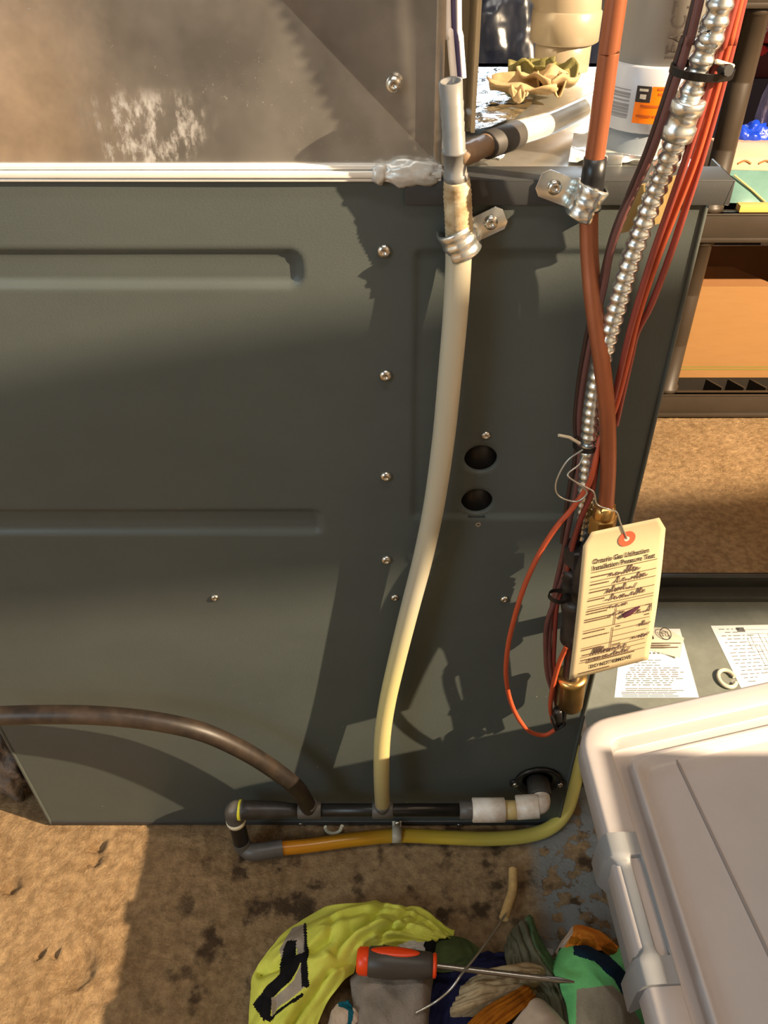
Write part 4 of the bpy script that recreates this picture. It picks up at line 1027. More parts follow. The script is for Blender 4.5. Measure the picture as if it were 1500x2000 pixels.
def wrap_rect(mb, s0, s1, z0, z1, r, mi=0, k=8):
    vs = []
    for i in range(k + 1):
        s = s0 + (s1 - s0) * i / k
        vs += [wrapc(s, z0, r), wrapc(s, z1, r)]
    mb.add(vs, [(2*i, 2*i+2, 2*i+3, 2*i+1) for i in range(k)], mi)
def u2s(u, v, r):
    x = P(u, v, by - r).x - cxw
    return r * math.asin(max(-0.98, min(0.98, x / r)))
r1 = RW + 0.0002
z_a, z_b, z_c = zat(243, by - r1), zat(170, by - r1), zat(202, by - r1)
sA, sB, sC = u2s(1240, 220, r1), u2s(1272, 190, r1), u2s(1320, 190, r1)
sk = MB(); wrap_rect(sk, sA, sC, z_a, z_c, r1); wrap_rect(sk, sB, sC, z_c, z_b, r1); st = sk.build('orange_sticker', M['orange'], wp)
sk = MB(); wrap_rect(sk, sA, sB - 0.0005, z_c, z_b, r1); st2 = sk.build('black_square', M['ink_black'], wp)
sk = MB(); hz = z_b - z_c; 
wrap_rect(sk, sA + 0.002, sB - 0.0025, z_c + hz * 0.68, z_c + hz * 0.84, r1 + 0.0002)
wrap_rect(sk, sA + 0.003, sA + 0.0075, z_c + hz * 0.22, z_c + hz * 0.5, r1 + 0.0002); wrap_rect(sk, sA + 0.0065, sB - 0.0045, z_c + hz * 0.32, z_c + hz * 0.5, r1 + 0.0002); wrap_rect(sk, sB - 0.006, sB - 0.0035, z_c + hz * 0.2, z_c + hz * 0.44, r1 + 0.0002)
sk.build('white_emblem', M['paper_fold'], st2)
sk = MB()
for (a0_, a1_, tz) in ((0.52, 0.95, 0.93), (0.55, 0.85, 0.80), (0.15, 0.6, 0.47), (0.62, 0.9, 0.47), (0.08, 0.45, 0.2), (0.5, 0.8, 0.2)):
    zz = z_a + (z_b - z_a) * tz; wrap_rect(sk, sA + (sC - sA) * a0_, sA + (sC - sA) * a1_, zz - 0.0007, zz + 0.0009, r1 + 0.0002)
sk.build('sticker_print', mat('rust_ink', S(176, 80, 10), 0.6), st)
sk = MB(); s0, s1 = u2s(1206, 200, r1), u2s(1234, 200, r1)
zz = zat(180, by - r1); zend = zat(238, by - r1); k = 0
rb = random.Random(3)
while zz > zend:
    w = rb.choice((0.0006, 0.001, 0.0018)); wrap_rect(sk, s0, s1, zz - w, zz, r1); zz -= w + rb.choice((0.0006, 0.0009, 0.0016))
sk.build('barcode', M['barcode'], wp)
vs, fs = text_mesh('MANUFACTURED', 0.0165)
rr_ = 0.0320; z0t = zat(60, by - rr_) - 0.055
sb = u2s(1338, 60, rr_)
MB().add([wrapc(sb - v.y, z0t + v.x * 0.82, rr_) for v in vs], fs, 0, False).build('printed_lettering', M['ink_black'], wp)

cpx_, cpy_ = F(1094, 150, ZT).x, 0.36
ep = thing('exhaust_pipe', (cpx_, cpy_, ZT), 'cream plastic exhaust elbow behind, sealed to the furnace top', 'pipe')
def zat2(v, y): return P(1094, v, y).z
ze1 = zat2(92, cpy_ - 0.03); ze2 = zat2(30, cpy_ - 0.035)
MB().lathe((cpx_, cpy_, ZT), (0, 0, 1), [(0, 0.0292), (ze1 - ZT + 0.01, 0.0292)], 32).build('pipe', M['pvc_cream'], ep)
MB().lathe((cpx_, cpy_, ze1), (0, 0, 1), [(0, 0.033), (0.002, 0.036), (ze2 - ze1, 0.036), (ze2 - ze1 + 0.003, 0.033)], 32).build('socket', M['pvc_cream'], ep)
arc = [Vector((cpx_ - 0.045 + 0.045 * math.cos(a), cpy_, ze2 + 0.045 * math.sin(a))) for a in [PI / 2 * k / 10 for k in range(11)]]
MB().sweep([Vector((cpx_, cpy_, ze2 - 0.005))] + arc + [Vector((cpx_ - 0.10, cpy_, ze2 + 0.045))], 0.0345, 30).build('elbow', M['pvc_cream'], ep)
MB().lathe((cpx_, cpy_, ZT), (0, 0, 1), [(0, 0.045), (0.003, 0.044), (0.006, 0.033), (0.007, 0.0295)], 32).build('base_flange', M['galv_bright'], ep)
# dried putty
pu = thing('putty_scrap', F(1040, 190, Z9), 'crumpled scrap of dried putty lying on the foil tape', 'putty')
def leafy(mb, c, sx, sy, rz, seed, curl):
    n = 12; vs = []
    for j in range(n + 1):
        for i in range(n + 1):
            s, t = i / n * 2 - 1, j / n * 2 - 1
            w = 0.45 + 0.55 * math.sqrt(max(0.0, 1 - t * t)) + 0.12 * noise.noise(Vector((t * 3, seed, 0)))
            x, y = s * sx * w, t * sy
            z = curl * 0.6 * s * s + 0.010 * noise.noise(Vector((s * 1.2 + seed, t * 1.2, 0))) + 0.008
            X = x * math.cos(rz) - y * math.sin(rz); Y = x * math.sin(rz) + y * math.cos(rz)
            vs.append(Vector(c) + Vector((X, Y, max(z, 0.0015))))
    mb.add(vs, [(j*(n+1)+i, j*(n+1)+i+1, (j+1)*(n+1)+i+1, (j+1)*(n+1)+i) for j in range(n) for i in range(n)])
for (u, v, sx, sy, rz, seed, curl, m) in ((1020, 190, 0.016, 0.030, 1.2, 1, 0.012, 'putty'), (1055, 185, 0.014, 0.026, 0.4, 4, 0.018, 'putty'), (1035, 165, 0.013, 0.02, 1.5, 7, 0.02, 'putty_green'), (1078, 170, 0.014, 0.02, 0.8, 9, 0.022, 'putty_green'), (1010, 205, 0.005, 0.010, 0.3, 12, 0.008, 'putty'), (1086, 190, 0.012, 0.018, 2.2, 15, 0.02, 'putty')):
    mb = MB(); leafy(mb, F(u, v, 0.905), sx * 1.25, sy * 1.1, rz, seed, curl); o = mb.build('flake', M[m], pu)
    md = o.modifiers.new('thickness', 'SOLIDIFY'); md.thickness = 0.0018

# ------------------------------------------------------------------ furnace door lying on the floor
dx0, dx1, dy0, dy1 = 0.275, 0.86, 0.06, 0.478
dr = thing('furnace_door', (0.55, 0.27, 0), 'grey furnace door lying face down on the floor, labels inside', 'furnace door')
MB().box((dx0, dy0, 0.004), (dx1, dy1, 0.008)).build('door_sheet', M['door_in'], dr)
rm = MB()
rm.box((dx0, dy1 - 0.004, 0.004), (dx1, dy1, 0.046)); rm.box((dx0, dy1 - 0.012, 0.043), (dx1, dy1, 0.046)); rm.box((dx0, dy1 - 0.040, 0.006), (dx1, dy1 - 0.012, 0.020))
rm.build('back_rim', M['door_rim'], dr, bevel=0.0012)
rm = MB(); rm.box((dx0, dy0, 0.004), (dx0 + 0.003, dy1, 0.034)); rm.box((dx0, dy0, 0.031), (dx0 + 0.014, dy1, 0.034)); rm.build('side_rim', M['galv'], dr, bevel=0.001)
rm = MB(); rm.box((dx1 - 0.003, dy0, 0.004), (dx1, dy1, 0.034)); rm.box((dx0, dy0, 0.004), (dx1, dy0 + 0.003, 0.034)); rm.build('front_rim', M['galv'], dr, bevel=0.001)
# two labels
def sheet(name, corners, m, parent, h=0.0086, edge=None):
    cs_ = [F(u, v, h) for u, v in corners]
    mb = MB(); mb.prism(cs_, (0, 0, -0.0004)); return mb.build(name, m, parent), cs_
def quad_map(cs_, s, t, h):
    p = (cs_[0] * (1-s) + cs_[1] * s) * (1-t) + (cs_[3] * (1-s) + cs_[2] * s) * t
    return Vector((p.x, p.y, cs_[0].z + h))
def print_rows(mb, cs_, s0, s1, t0, t1, rows, thick, rnd, gap=0.02, wlo=0.02, whi=0.1):
    for k in range(rows):
        t = t0 + (t1 - t0) * k / max(1, rows - 1); s = s0 + (rnd.random() * 0.06 if rnd.random() < 0.3 else 0); e_ = s1 - rnd.random() * 0.25
        while s < e_:
            w = rnd.uniform(wlo, whi); a = [quad_map(cs_, x, y, 0.0003) for x, y in ((s, t), (min(s + w, s1), t), (min(s + w, s1), t + thick), (s, t + thick))]
            mb.add(a, [(0, 3, 2, 1)], 0, False); s += w + gap
rnd = random.Random(5)
lo, lc = sheet('rating_label', [(1215, 1228), (1328, 1228), (1365, 1362), (1200, 1362)], M['paper'], dr)
lc = [F(u, v, 0.0086) for u, v in [(1215, 1228), (1328, 1228), (1372, 1400), (1196, 1400)]]
mb = MB(); print_rows(mb, lc, 0.2, 0.75, 0.38, 0.44, 3, 0.008, rnd); print_rows(mb, lc, 0.12, 0.9, 0.47, 0.66, 9, 0.009, rnd, 0.03); print_rows(mb, lc, 0.08, 0.85, 0.70, 0.78, 5, 0.008, rnd, 0.008, 0.08, 0.2)
print_rows(mb, lc, 0.2, 0.9, 0.29, 0.29, 1, 0.02, rnd, 0.03, 0.02, 0.04)
mb.build('label_print', M['ink_grey'], lo)
# peeled corner of that label with the round test mark
pf = MB(); pc = [F(1230, 1224, 0.012), F(1300, 1226, 0.016), F(1336, 1246, 0.020), F(1328, 1285, 0.016), F(1300, 1278, 0.010), F(1240, 1262, 0.0092)]
cc = sum(pc, Vector()) / 6; cc.z += 0.003
pf.add(pc + [cc], [(i, (i + 1) % 6, 6) for i in range(6)]); pfo = pf.build('peeled_corner', M['paper_fold'], lo)
nrm_c = F(1299, 1240, 0.0185)
tm = MB(); n = 26; R_o = 0.0105
e1 = Vector((1, 0, 0)); e2 = Vector((0, 0.9, 0.3)).normalized()
vs = []; 
for k in range(n):
    a = 2 * PI * k / n
    for r in (R_o, R_o * 0.86): vs.append(nrm_c + e1 * r * math.cos(a) + e2 * r * math.sin(a) * 1.15 + Vector((0, 0, 0.003)))
tm.add(vs, [(2*k, 2*k+1, 2*((k+1) % n)+1, 2*((k+1) % n)) for k in range(n)])
tv, tf = text_mesh('ETL', 0.0105)
wm = max(v.x for v in tv)
tm.add([nrm_c + e1 * (v.x / wm - 0.5) * 0.015 + e2 * (v.y - 0.0036) * 1.3 + Vector((0, 0, 0.003)) for v in tv], tf, 0, False)
tm.build('test_mark', M['ink_black'], lo)
tm = MB(); q = F(1271, 1248, 0.0185); tm.add([q + e1 * 0.006 * math.cos(a) + e2 * (0.012 * max(0, math.sin(a))) for a in [2 * PI * k / 20 for k in range(20)]], [tuple(range(20))], 0, False); tm.build('black_emblem', M['ink_black'], lo)
mb = MB()
for k, (a0_, b0_) in enumerate(((1268, 1330), (1266, 1310), (1270, 1325))):
    q0 = F(a0_, 1257 + k * 4, 0.0165); q1 = F(b0_, 1257 + k * 4, 0.0195)
    mb.add([q0, q1, q1 + e2 * 0.0018, q0 + e2 * 0.0018], [(0, 1, 2, 3)], 0, False)
mb.build('label_print', M['ink'], lo)
wo, wc = sheet('wiring_label', [(1388, 1222), (1580, 1219), (1640, 1330), (1448, 1345)], M['paper'], dr)
mb = MB(); rnd = random.Random(12)
print_rows(mb, wc, 0.06, 0.4, 0.06, 0.9, 16, 0.012, rnd, 0.02, 0.02, 0.08)
for k in range(12):
    t = 0.08 + 0.07 * k; a = [quad_map(wc, x, y, 0.0003) for x, y in ((0.30 + 0.02 * (k % 3), t), (0.95, t), (0.95, t + 0.006), (0.30 + 0.02 * (k % 3), t + 0.006))]
    mb.add(a, [(0, 3, 2, 1)], 0, False)
for k in range(14):
    s = 0.3 + 0.045 * k; t0 = 0.08 + 0.3 * rnd.random(); t1 = min(0.95, t0 + 0.2 + 0.4 * rnd.random())
    mb.add([quad_map(wc, x, y, 0.0003) for x, y in ((s, t0), (s + 0.004, t0), (s + 0.004, t1), (s, t1))], [(0, 3, 2, 1)], 0, False)
for (s0, s1, t0, t1) in ((0.24, 0.32, 0.04, 0.12), (0.62, 0.66, 0.08, 0.2)):
    mb.add([quad_map(wc, x, y, 0.0003) for x, y in ((s0, t0), (s1, t0), (s1, t1), (s0, t1))], [(0, 3, 2, 1)], 0, False)
mb.build('label_print', M['ink_grey'], wo)
q = F(1419, 1328, 0.009)
mb = MB(); mb.sweep(cr([q + Vector((0.014 * math.cos(a), 0.018 * math.sin(a), 0.004)) for a in [0.2 + 5.6 * k / 14 for k in range(15)]], 2), 0.0035, 10)
mb.build('door_latch_ring', M['clear_plastic'], dr)

# ------------------------------------------------------------------ storage bin with latched lid
HB = 0.450
bn = thing('storage_bin', (0.5, -0.25, 0), 'taupe lidded storage bin with grey latch in the lower right corner', 'bin')
def L_(u, v, z=HB): return F(u, v, z)
k_rear = [L_(1215, 1390), L_(1500, 1327)]; k_left = [L_(1140, 1470), L_(1270, 1962)]
dR = (k_rear[1] - k_rear[0]).normalized(); dL = (k_left[1] - k_left[0]).normalized()
def isect(p, d, q, e_):
    den = d.x * e_.y - d.y * e_.x
    t = ((q.x - p.x) * e_.y - (q.y - p.y) * e_.x) / den
    return p + d * t
corner = isect(k_rear[0], dR, k_left[0], dL)
LEN, WID = 0.60, 0.40
dF = Vector((dR.x * math.cos(-0.14) - dR.y * math.sin(-0.14), dR.x * math.sin(-0.14) + dR.y * math.cos(-0.14), 0))
cBL, cFL = corner, corner + dL * WID
cBR = corner + dR * LEN; cFR = cFL + dF * LEN
quad = [cBL, cBR, cFR, cFL]
def inset(q, d):
    "inset polygon by d"
    out = []; n = len(q)
    for i in range(n):
        p0, p1, p2 = q[i - 1], q[i], q[(i + 1) % n]
        a = (p1 - p0).normalized(); b = (p2 - p1).normalized()
        na = Vector((a.y, -a.x, 0)); nb = Vector((b.y, -b.x, 0))
        out.append(isect(p0 + na * d, a, p1 + nb * d, b))
    return out
def rounded(q, r, k=7):
    out = []; n = len(q)
    for i in range(n):
        p0, p1, p2 = q[i - 1], q[i], q[(i + 1) % n]
        a = (p0 - p1).normalized(); b = (p2 - p1).normalized()
        A_ = p1 + a * r; B_ = p1 + b * r
        for j in range(k + 1):
            t = j / k; out.append(A_ * (1-t)**2 + p1 * 2 * t * (1-t) + B_ * t * t)
    return out
def chamfer_loop(q, r, c, k=7):
    return rounded(q, r, k)
rings = [  # (inset, z, corner radius)
    (0.004, HB - 0.030, 0.030), (0.000, HB - 0.026, 0.032), (0.000, HB - 0.006, 0.032), (0.0015, HB - 0.002, 0.032), (0.005, HB, 0.030),
    (0.025, HB, 0.014), (0.0265, HB - 0.0015, 0.013), (0.029, HB - 0.016, 0.011), (0.031, HB - 0.017, 0.011), (0.040, HB - 0.017, 0.010), (0.0415, HB - 0.016, 0.010),
    (0.0435, HB - 0.0075, 0.012), (0.0455, HB - 0.0065, 0.016), (0.0475, HB - 0.0075, 0.018), (0.052, HB - 0.0155, 0.020), (0.056, HB - 0.0165, 0.020)]
# bin geometry helper: the polygon runs clockwise seen from above -> insets point inwards
test = inset(quad, 0.01)
sgn = 1 if (test[0] - sum(quad, Vector()) / 4).length < (quad[0] - sum(quad, Vector()) / 4).length else -1
vs = []; fs = []; NR = None
for (d, z, r) in rings:
    rp_ = rounded(inset(quad, d * sgn), r); NR = len(rp_)
    vs += [Vector((p.x, p.y, z)) for p in rp_]
for i in range(len(rings) - 1):
    for k in range(NR): fs.append((i*NR+k, i*NR+(k+1) % NR, (i+1)*NR+(k+1) % NR, (i+1)*NR+k))
fs.append(tuple((len(rings)-1)*NR + k for k in range(NR)))
lid = MB().add(vs, fs)
lo_ = lid.build('lid', M['bin_lid'], bn)
bm = bmesh.new(); bm.from_mesh(lo_.data); bmesh.ops.recalc_face_normals(bm, faces=bm.faces); bm.to_mesh(lo_.data); bm.free(); sharp(lo_.data, 0.9)
# raised seam across the lid
sa = L_(1315, 1472, HB - 0.0165); sb_ = L_(1500, 1862, HB - 0.0165); sd = (sb_ - sa)
mb = MB(); pa = sa; pb = sa + sd * 1.25
side = Vector((sd.y, -sd.x, 0)).normalized()
pin = inset(quad, 0.062 * sgn)
mb.add([pa + side * 0.0016 , pa - side * 0.0016, pb - side * 0.0016, pb + side * 0.0016, pa + side * 0.0006 + Vector((0, 0, 0.0012)), pa - side * 0.0006 + Vector((0, 0, 0.0012)), pb - side * 0.0006 + Vector((0, 0, 0.0012)), pb + side * 0.0006 + Vector((0, 0, 0.0012))], [(0, 4, 7, 3), (4, 5, 6, 7), (1, 2, 6, 5), (0, 1, 5, 4), (2, 3, 7, 6)], 0, False)
mb.build('lid_seam', mat('lid_seam', S(124, 116, 112), 0.5), lo_)
# body
vs = []; fs = []
for (d, z, r) in ((0.010, HB - 0.029, 0.03), (0.016, HB - 0.040, 0.03), (0.060, HB - 0.046, 0.03), (0.125, 0.012, 0.03), (0.130, 0.003, 0.03)):
    rp_ = rounded(inset(quad, d * sgn), r); NR = len(rp_); vs += [Vector((p.x, p.y, z)) for p in rp_]
for i in range(4):
    for k in range(NR): fs.append((i*NR+k, i*NR+(k+1) % NR, (i+1)*NR+(k+1) % NR, (i+1)*NR+k))
fs.append(tuple(range(NR - 1, -1, -1))); fs.append(tuple(4*NR + k for k in range(NR)))
MB().add(vs, fs).build('body', M['bin_body'], bn)
# latch over the left rim
inw = Vector((-dL.y, dL.x, 0)); 
if inw.dot(cBR - cBL) < 0: inw = -inw
def latch_pt(a, d, z): return cBL + dL * a + inw * d + Vector((0, 0, z - cBL.z))
la0 = (L_(1178, 1632) - cBL).dot(dL); la1 = (L_(1275, 1928) - cBL).dot(dL)
lt_ = MB()
N = 30; vs = []; fs = []
def latch_prof(f):
    "outer lip, top, notch depth at fraction f along the latch"
    endb = min(f, 1 - f) * (la1 - la0)
    rec = 0.0 if endb < 0.020 else min(1, (endb - 0.020) / 0.005)
    o_ = -0.005 + 0.006 * rec
    return [(o_ + 0.003, HB - 0.050), (o_, HB - 0.046), (o_, HB - 0.010 - 0.003 * rec), (o_ + 0.0025, HB + 0.001 - 0.003 * rec), (o_ + 0.006, HB + 0.0045 - 0.003 * rec), (0.0135, HB + 0.005 - 0.003 * rec), (0.0150, HB + 0.0045 - 0.004 * rec), (0.0160, HB + 0.004 - 0.019 * rec), (0.0225, HB + 0.004 - 0.019 * rec), (0.0235, HB + 0.004 - 0.002 * rec), (0.0250, HB + 0.0035), (0.0268, HB - 0.006)]
for i in range(N + 1):
    f = i / N
    for (d, z) in latch_prof(f): vs.append(latch_pt(la0 + (la1 - la0) * f, d, z))
K = 12
for i in range(N):
    for j in range(K - 1): fs.append((i*K+j, i*K+j+1, (i+1)*K+j+1, (i+1)*K+j))
fs.append(tuple(range(K))); fs.append(tuple(N*K + j for j in range(K - 1, -1, -1)))
lo2 = lt_.add(vs, fs).build('latch', M['bin_latch'], bn)
bm = bmesh.new(); bm.from_mesh(lo2.data); bmesh.ops.recalc_face_normals(bm, faces=bm.faces); bm.to_mesh(lo2.data); bm.free(); sharp(lo2.data, 0.8)

# ------------------------------------------------------------------ shelving unit
sh = thing('shelving_unit', (1.1, 1.3, 0), 'brown plastic shelving unit against the back, right of the furnace', 'shelf')
YS = 1.085; SX0, SX1, SD = 0.60, 1.50, 0.40
def shelf_board(z0, z1, parent):
    mb = MB()
    mb.box((SX0, YS, z0), (SX1, YS + 0.012, z1)); mb.box((SX0, YS - 0.006, z0), (SX1, YS + 0.012, z0 + 0.010)); mb.box((SX0, YS - 0.002, z1 - 0.004), (SX1, YS + 0.022, z1))
    mb.box((SX0, YS + SD - 0.012, z0), (SX1, YS + SD, z1)); mb.box((SX0, YS, z0), (SX0 + 0.012, YS + SD, z1)); mb.box((SX1 - 0.012, YS, z0), (SX1, YS + SD, z1))
    bo = mb.build('shelf_board', M['shelf'], parent, bevel=0.002)
    g = MB(); x = SX0 + 0.10
    g.box((SX0 + 0.012, YS + 0.012, z0 + 0.004), (SX1 - 0.012, YS + SD - 0.012, z0 + 0.008))
    while x < SX1 - 0.02:
        M4 = Matrix.Translation((x, YS + 0.2, (z0 + z1) / 2)) @ Matrix.Rotation(0.55, 4, 'Z')
        g.box((-0.003, -0.19, -(z1 - z0) / 2 + 0.006), (0.003, 0.19, (z1 - z0) / 2 - 0.003), 0, M4); x += 0.055
    g.box((SX0 + 0.012, YS + 0.080, z0 + 0.01), (SX1 - 0.012, YS + SD - 0.012, z1 - 0.002))
    g.build('shelf_grid', M['shelf_dark'], bo)
for (z0, z1) in ((0.004, 0.066), (0.445, 0.505), (0.872, 0.935)): shelf_board(z0, z1, sh)
for (z0, z1) in ((0.064, 0.447), (0.503, 0.874)):
    for (x, y) in ((0.655, YS + 0.03), (SX1 - 0.04, YS + 0.03), (0.655, YS + SD - 0.03), (SX1 - 0.04, YS + SD - 0.03)):
        hh = z1 - z0
        MB().lathe((x, y, z0), (0, 0, 1), [(0, 0.028), (0.012, 0.028), (0.014, 0.024), (hh * 0.33, 0.0235), (hh * 0.335, 0.0228), (hh * 0.34, 0.0235), (hh * 0.66, 0.0235), (hh * 0.665, 0.0228), (hh * 0.67, 0.0235), (hh - 0.014, 0.024), (hh - 0.012, 0.028), (hh, 0.028)], 22).build('post', M['shelf'], sh)
# cardboard box on the bottom shelf
bxx = thing('cardboard_box', (1.0, 1.25, 0.067), 'tan open cardboard box with green stripe on the bottom shelf', 'box')
ya = YS + 0.082; zb0 = 0.0665; zb1 = P(1400, 560, ya).z
bx0 = P(1313, 755, ya).x; bx1 = 1.30; yb2 = YS + 0.34
w = 0.005
mb = MB().box((bx0, ya, zb0), (bx1, ya + w, zb1)); fo_ = mb.build('front_panel', M['cardboard'], bxx)
MB().box((bx0, ya + w, zb0), (bx0 + w, yb2, zb1)).build('side_panel', M['cardboard_dark'], bxx)
MB().box((bx1 - w, ya + w, zb0), (bx1, yb2, zb1)).build('side_panel', M['cardboard_dark'], bxx)
MB().box((bx0, yb2 - w, zb0), (bx1, yb2, zb1)).build('back_panel', M['cardboard_dark'], bxx)
MB().box((bx0 + w, ya + w, zb0), (bx1 - w, yb2 - w, zb0 + w)).build('bottom_panel', M['cardboard_dark'], bxx)
# back flap standing up with a slanted end
fz = 0.09
yf_ = ya + 0.11
f1, f2, f3 = P(1366, 521, yf_), P(1430, 521, yf_), P(1520, 560, yf_)
MB().prism([Vector((f1.x, yf_, zb1 - 0.06)), Vector((1.28, yf_, zb1 - 0.06)), Vector((1.28, yf_, f3.z - 0.02)), f3, f2, f1], (0, 0.004, 0)).build('inner_flap', M['cardboard_dark'], bxx)
g = MB(); zg = P(1400, 717, ya).z
g.box((bx0 + 0.003, ya - 0.0004, zg), (bx0 + 0.27, ya + 0.001, zg + 0.0022)); g.box((bx0 + 0.003, ya - 0.0004, zg - 0.0075), (bx0 + 0.27, ya + 0.001, zg - 0.005))
g.build('green_stripe', M['green_line'], fo_)
# things on the middle shelf
ZM = 0.506
gp = thing('glass_tray', (0.95, 1.2, ZM), 'teal glass tray leaning on the middle shelf', 'tray')
a = F(1404, 398, ZM); b = F(1560, 402, ZM)
mb = MB(); y0 = YS + 0.05
pa = P(1404, 396, y0); pb = P(1510, 400, y0); pc = P(1505, 334, y0 + 0.05); pd = P(1416, 332, y0 + 0.05)
for p_ in (pa, pb): p_.z = max(p_.z, ZM + 0.002)
mb.prism([pa, pb, pc, pd], (0, 0.006, 0)); mb.build('glass_sheet', M['glass_teal'], gp, bevel=0.001)
mb = MB(); mb.sweep([P(1434, 342, y0 + 0.035), P(1470, 372, y0 + 0.015), P(1494, 394, y0 - 0.002)], 0.0022, 8); mb.build('light_strip', M['pvc_tan'], gp)
yw = MB(); yw.box((P(1443, 400, YS + 0.015).x, YS + 0.004, ZM), (1.2, YS + 0.028, ZM + 0.014)); tag(yw.build('wooden_strip', M['yellow_wood'], bevel=0.001), 'thin yellow wooden strip on the edge of the middle shelf', 'wood strip')
cb = thing('egg_tray', (1.0, 1.25, ZM), 'pale pink pulp tray with scalloped slots behind the glass tray', 'tray')
y1 = YS + 0.12; p0 = P(1424, 330, y1); p1 = P(1420, 279, y1 + 0.10)
mb = MB(); mb.box((p0.x, y1, ZM), (1.25, y1 + 0.16, P(1430, 308, y1).z)); mb.build('tray_body', M['pink_board'], cb, bevel=0.004)
zt2 = P(1430, 308, y1).z
mb = MB()
for k in range(6):
    xx = p0.x + 0.03 + 0.045 * k
    for (zz, o_) in ((zt2 - 0.012, 0), (zt2 - 0.035, 0.018)):
        mb.sweep(cr([(xx + o_ - 0.014, y1 - 0.0004, zz), (xx + o_, y1 - 0.0004, zz + 0.006), (xx + o_ + 0.014, y1 - 0.0004, zz)], 4), 0.0022, 6)
mb.build('slots', M['cardboard_dark'], cb)
mb = MB(); q = P(1440, 262, YS + 0.30); mb.add(*lump((q.x + 0.02, YS + 0.28, ZM + 0.05), 0.06, 21, 0.5, 4, (1, 0.5, 0.9)))
tag(mb.build('blue_bag', M['bag_blue']), 'crumpled bright blue plastic bag at the back of the middle shelf', 'bag')
mb = MB(); q = P(1500, 190, YS + 0.33); mb.add(*lump((q.x + 0.045, YS + 0.345, ZM + 0.15), 0.078, 31, 0.35, 4, (0.62, 0.5, 1.9)))
tag(mb.build('clear_bag', M['bag_clear']), 'clear plastic bag standing on the middle shelf by the right edge', 'bag')
nf = MB(); nf.add(*lump((1.30, YS + 0.36, ZM + 0.07), 0.12, 41, 0.3, 4, (1.9, 0.25, 0.8))); tag(nf.build('navy_cloth', M['navy_fabric']), 'dark navy cloth heaped at the back of the middle shelf', 'cloth')
# cartons further back
rc = thing('red_carton', (1.25, 1.75, 0.5), 'red printed carton high behind the shelf at the right edge', 'carton')
y2 = YS + 0.55
ra, rb_ = P(1462, 85, y2), P(1600, 55, y2)
MB().box((ra.x, y2, ra.z), (rb_.x, y2 + 0.2, rb_.z)).build('carton', M['red_box'], rc, bevel=0.002)
for k, (s_, vv) in enumerate((('OW PRICE', 68), ('IO PALLET', 79))):
    tv, tf = text_mesh(s_, 0.022); q = P(1474, vv, y2)
    MB().add([(q.x + v.x, y2 - 0.001, q.z + v.y) for v in tv], tf, 0, False).build('printed_lettering', M['paper'], rc)
r2 = thing('stacked_cartons', (1.2, 1.7, 0.5), 'dark red and grey cartons stacked under the red carton', 'carton')
a_, b_ = P(1455, 152, y2 + 0.01), P(1600, 88, y2 + 0.01); MB().box((a_.x, y2 + 0.01, a_.z), (b_.x, y2 + 0.2, b_.z - 0.002)).build('carton', M['dark_red'], r2, bevel=0.002)
a2_ = P(1440, 205, y2 + 0.01); MB().box((a2_.x, y2 + 0.01, 0.0), (b_.x, y2 + 0.2, a_.z - 0.002)).build('carton', mat('grey_carton', S(84, 78, 88), 0.7), r2, bevel=0.002)
q = P(1486, 100, y2 - 0.02); MB().add(*lump((q.x, y2 - 0.01, q.z), 0.02, 51, 0.2, 3, (1, 0.5, 0.6))).build('red_cap', M['red_bright'], r2)

# black rubbish bags behind the furnace
for i, (u, v, y, r, sd, lab) in enumerate(((985, 40, 0.80, 0.215, 3, 'black rubbish bag right behind the furnace, beside the cream elbow'), (960, -110, 1.95, 0.30, 13, 'black rubbish bag farthest back behind the other one'))):
    q = P(u, v, y)
    bm = bmesh.new(); bmesh.ops.create_icosphere(bm, subdivisions=6, radius=1.0)
    vs = []
    for vv in bm.verts:
        d = vv.co.normalized()
        kx = 1 + 0.18 * noise.fractal(d * 1.6 + Vector((sd, 0, 0)), 1, 2, 3) - 0.07 * abs(noise.noise(d * 5 + Vector((0, sd, 0)))) - 0.04 * abs(noise.noise(d * 11 + Vector((0, sd, 0))))
        vs.append(Vector((q.x, q.y, 0)) + Vector((d.x * r, d.y * r * 0.8, q.z * 0.5 + r * 0.3 + d.z * (q.z * 0.5 + r * 0.3))) * 1.0 * 1.0 + Vector((d.x * r * (kx - 1), d.y * r * (kx - 1), 0)))
    fs = [tuple(x.index for x in f.verts) for f in bm.faces]; bm.free()
    tag(MB().add(vs, fs).build('rubbish_bag', M['bag_black']), lab, 'bag', 'black rubbish bags behind the furnace')

# ------------------------------------------------------------------ rags on the floor
def net_eval(net, s, t):
    R, K = len(net), len(net[0])
    def cr1(p, x):
        n = len(p); f = x * (n - 1); i = min(int(f), n - 2); f -= i
        a = p[max(i - 1, 0)] if i > 0 else p[0] * 2 - p[1]
        b, c = p[i], p[i + 1]
        d = p[i + 2] if i + 2 < n else p[n - 1] * 2 - p[n - 2]
        return 0.5 * ((2*b) + (c-a)*f + (2*a-5*b+4*c-d)*f*f + (-a+3*b-3*c+d)*f**3)
    return cr1([cr1(row, s) for row in net], t)
def inpoly(u, v, poly):
    c = False; n = len(poly); j = n - 1
    for i in range(n):
        (x0, y0), (x1, y1) = poly[i], poly[j]
        if (y0 > v) != (y1 > v) and u < (x1 - x0) * (v - y0) / (y1 - y0) + x0: c = not c
        j = i
    return c
def seg_dist(u, v, x0, y0, x1, y1):
    dx, dy = x1 - x0, y1 - y0
    t = max(0.0, min(1.0, ((u - x0) * dx + (v - y0) * dy) / (dx * dx + dy * dy)))
    return math.hypot(u - x0 - t * dx, v - y0 - t * dy)
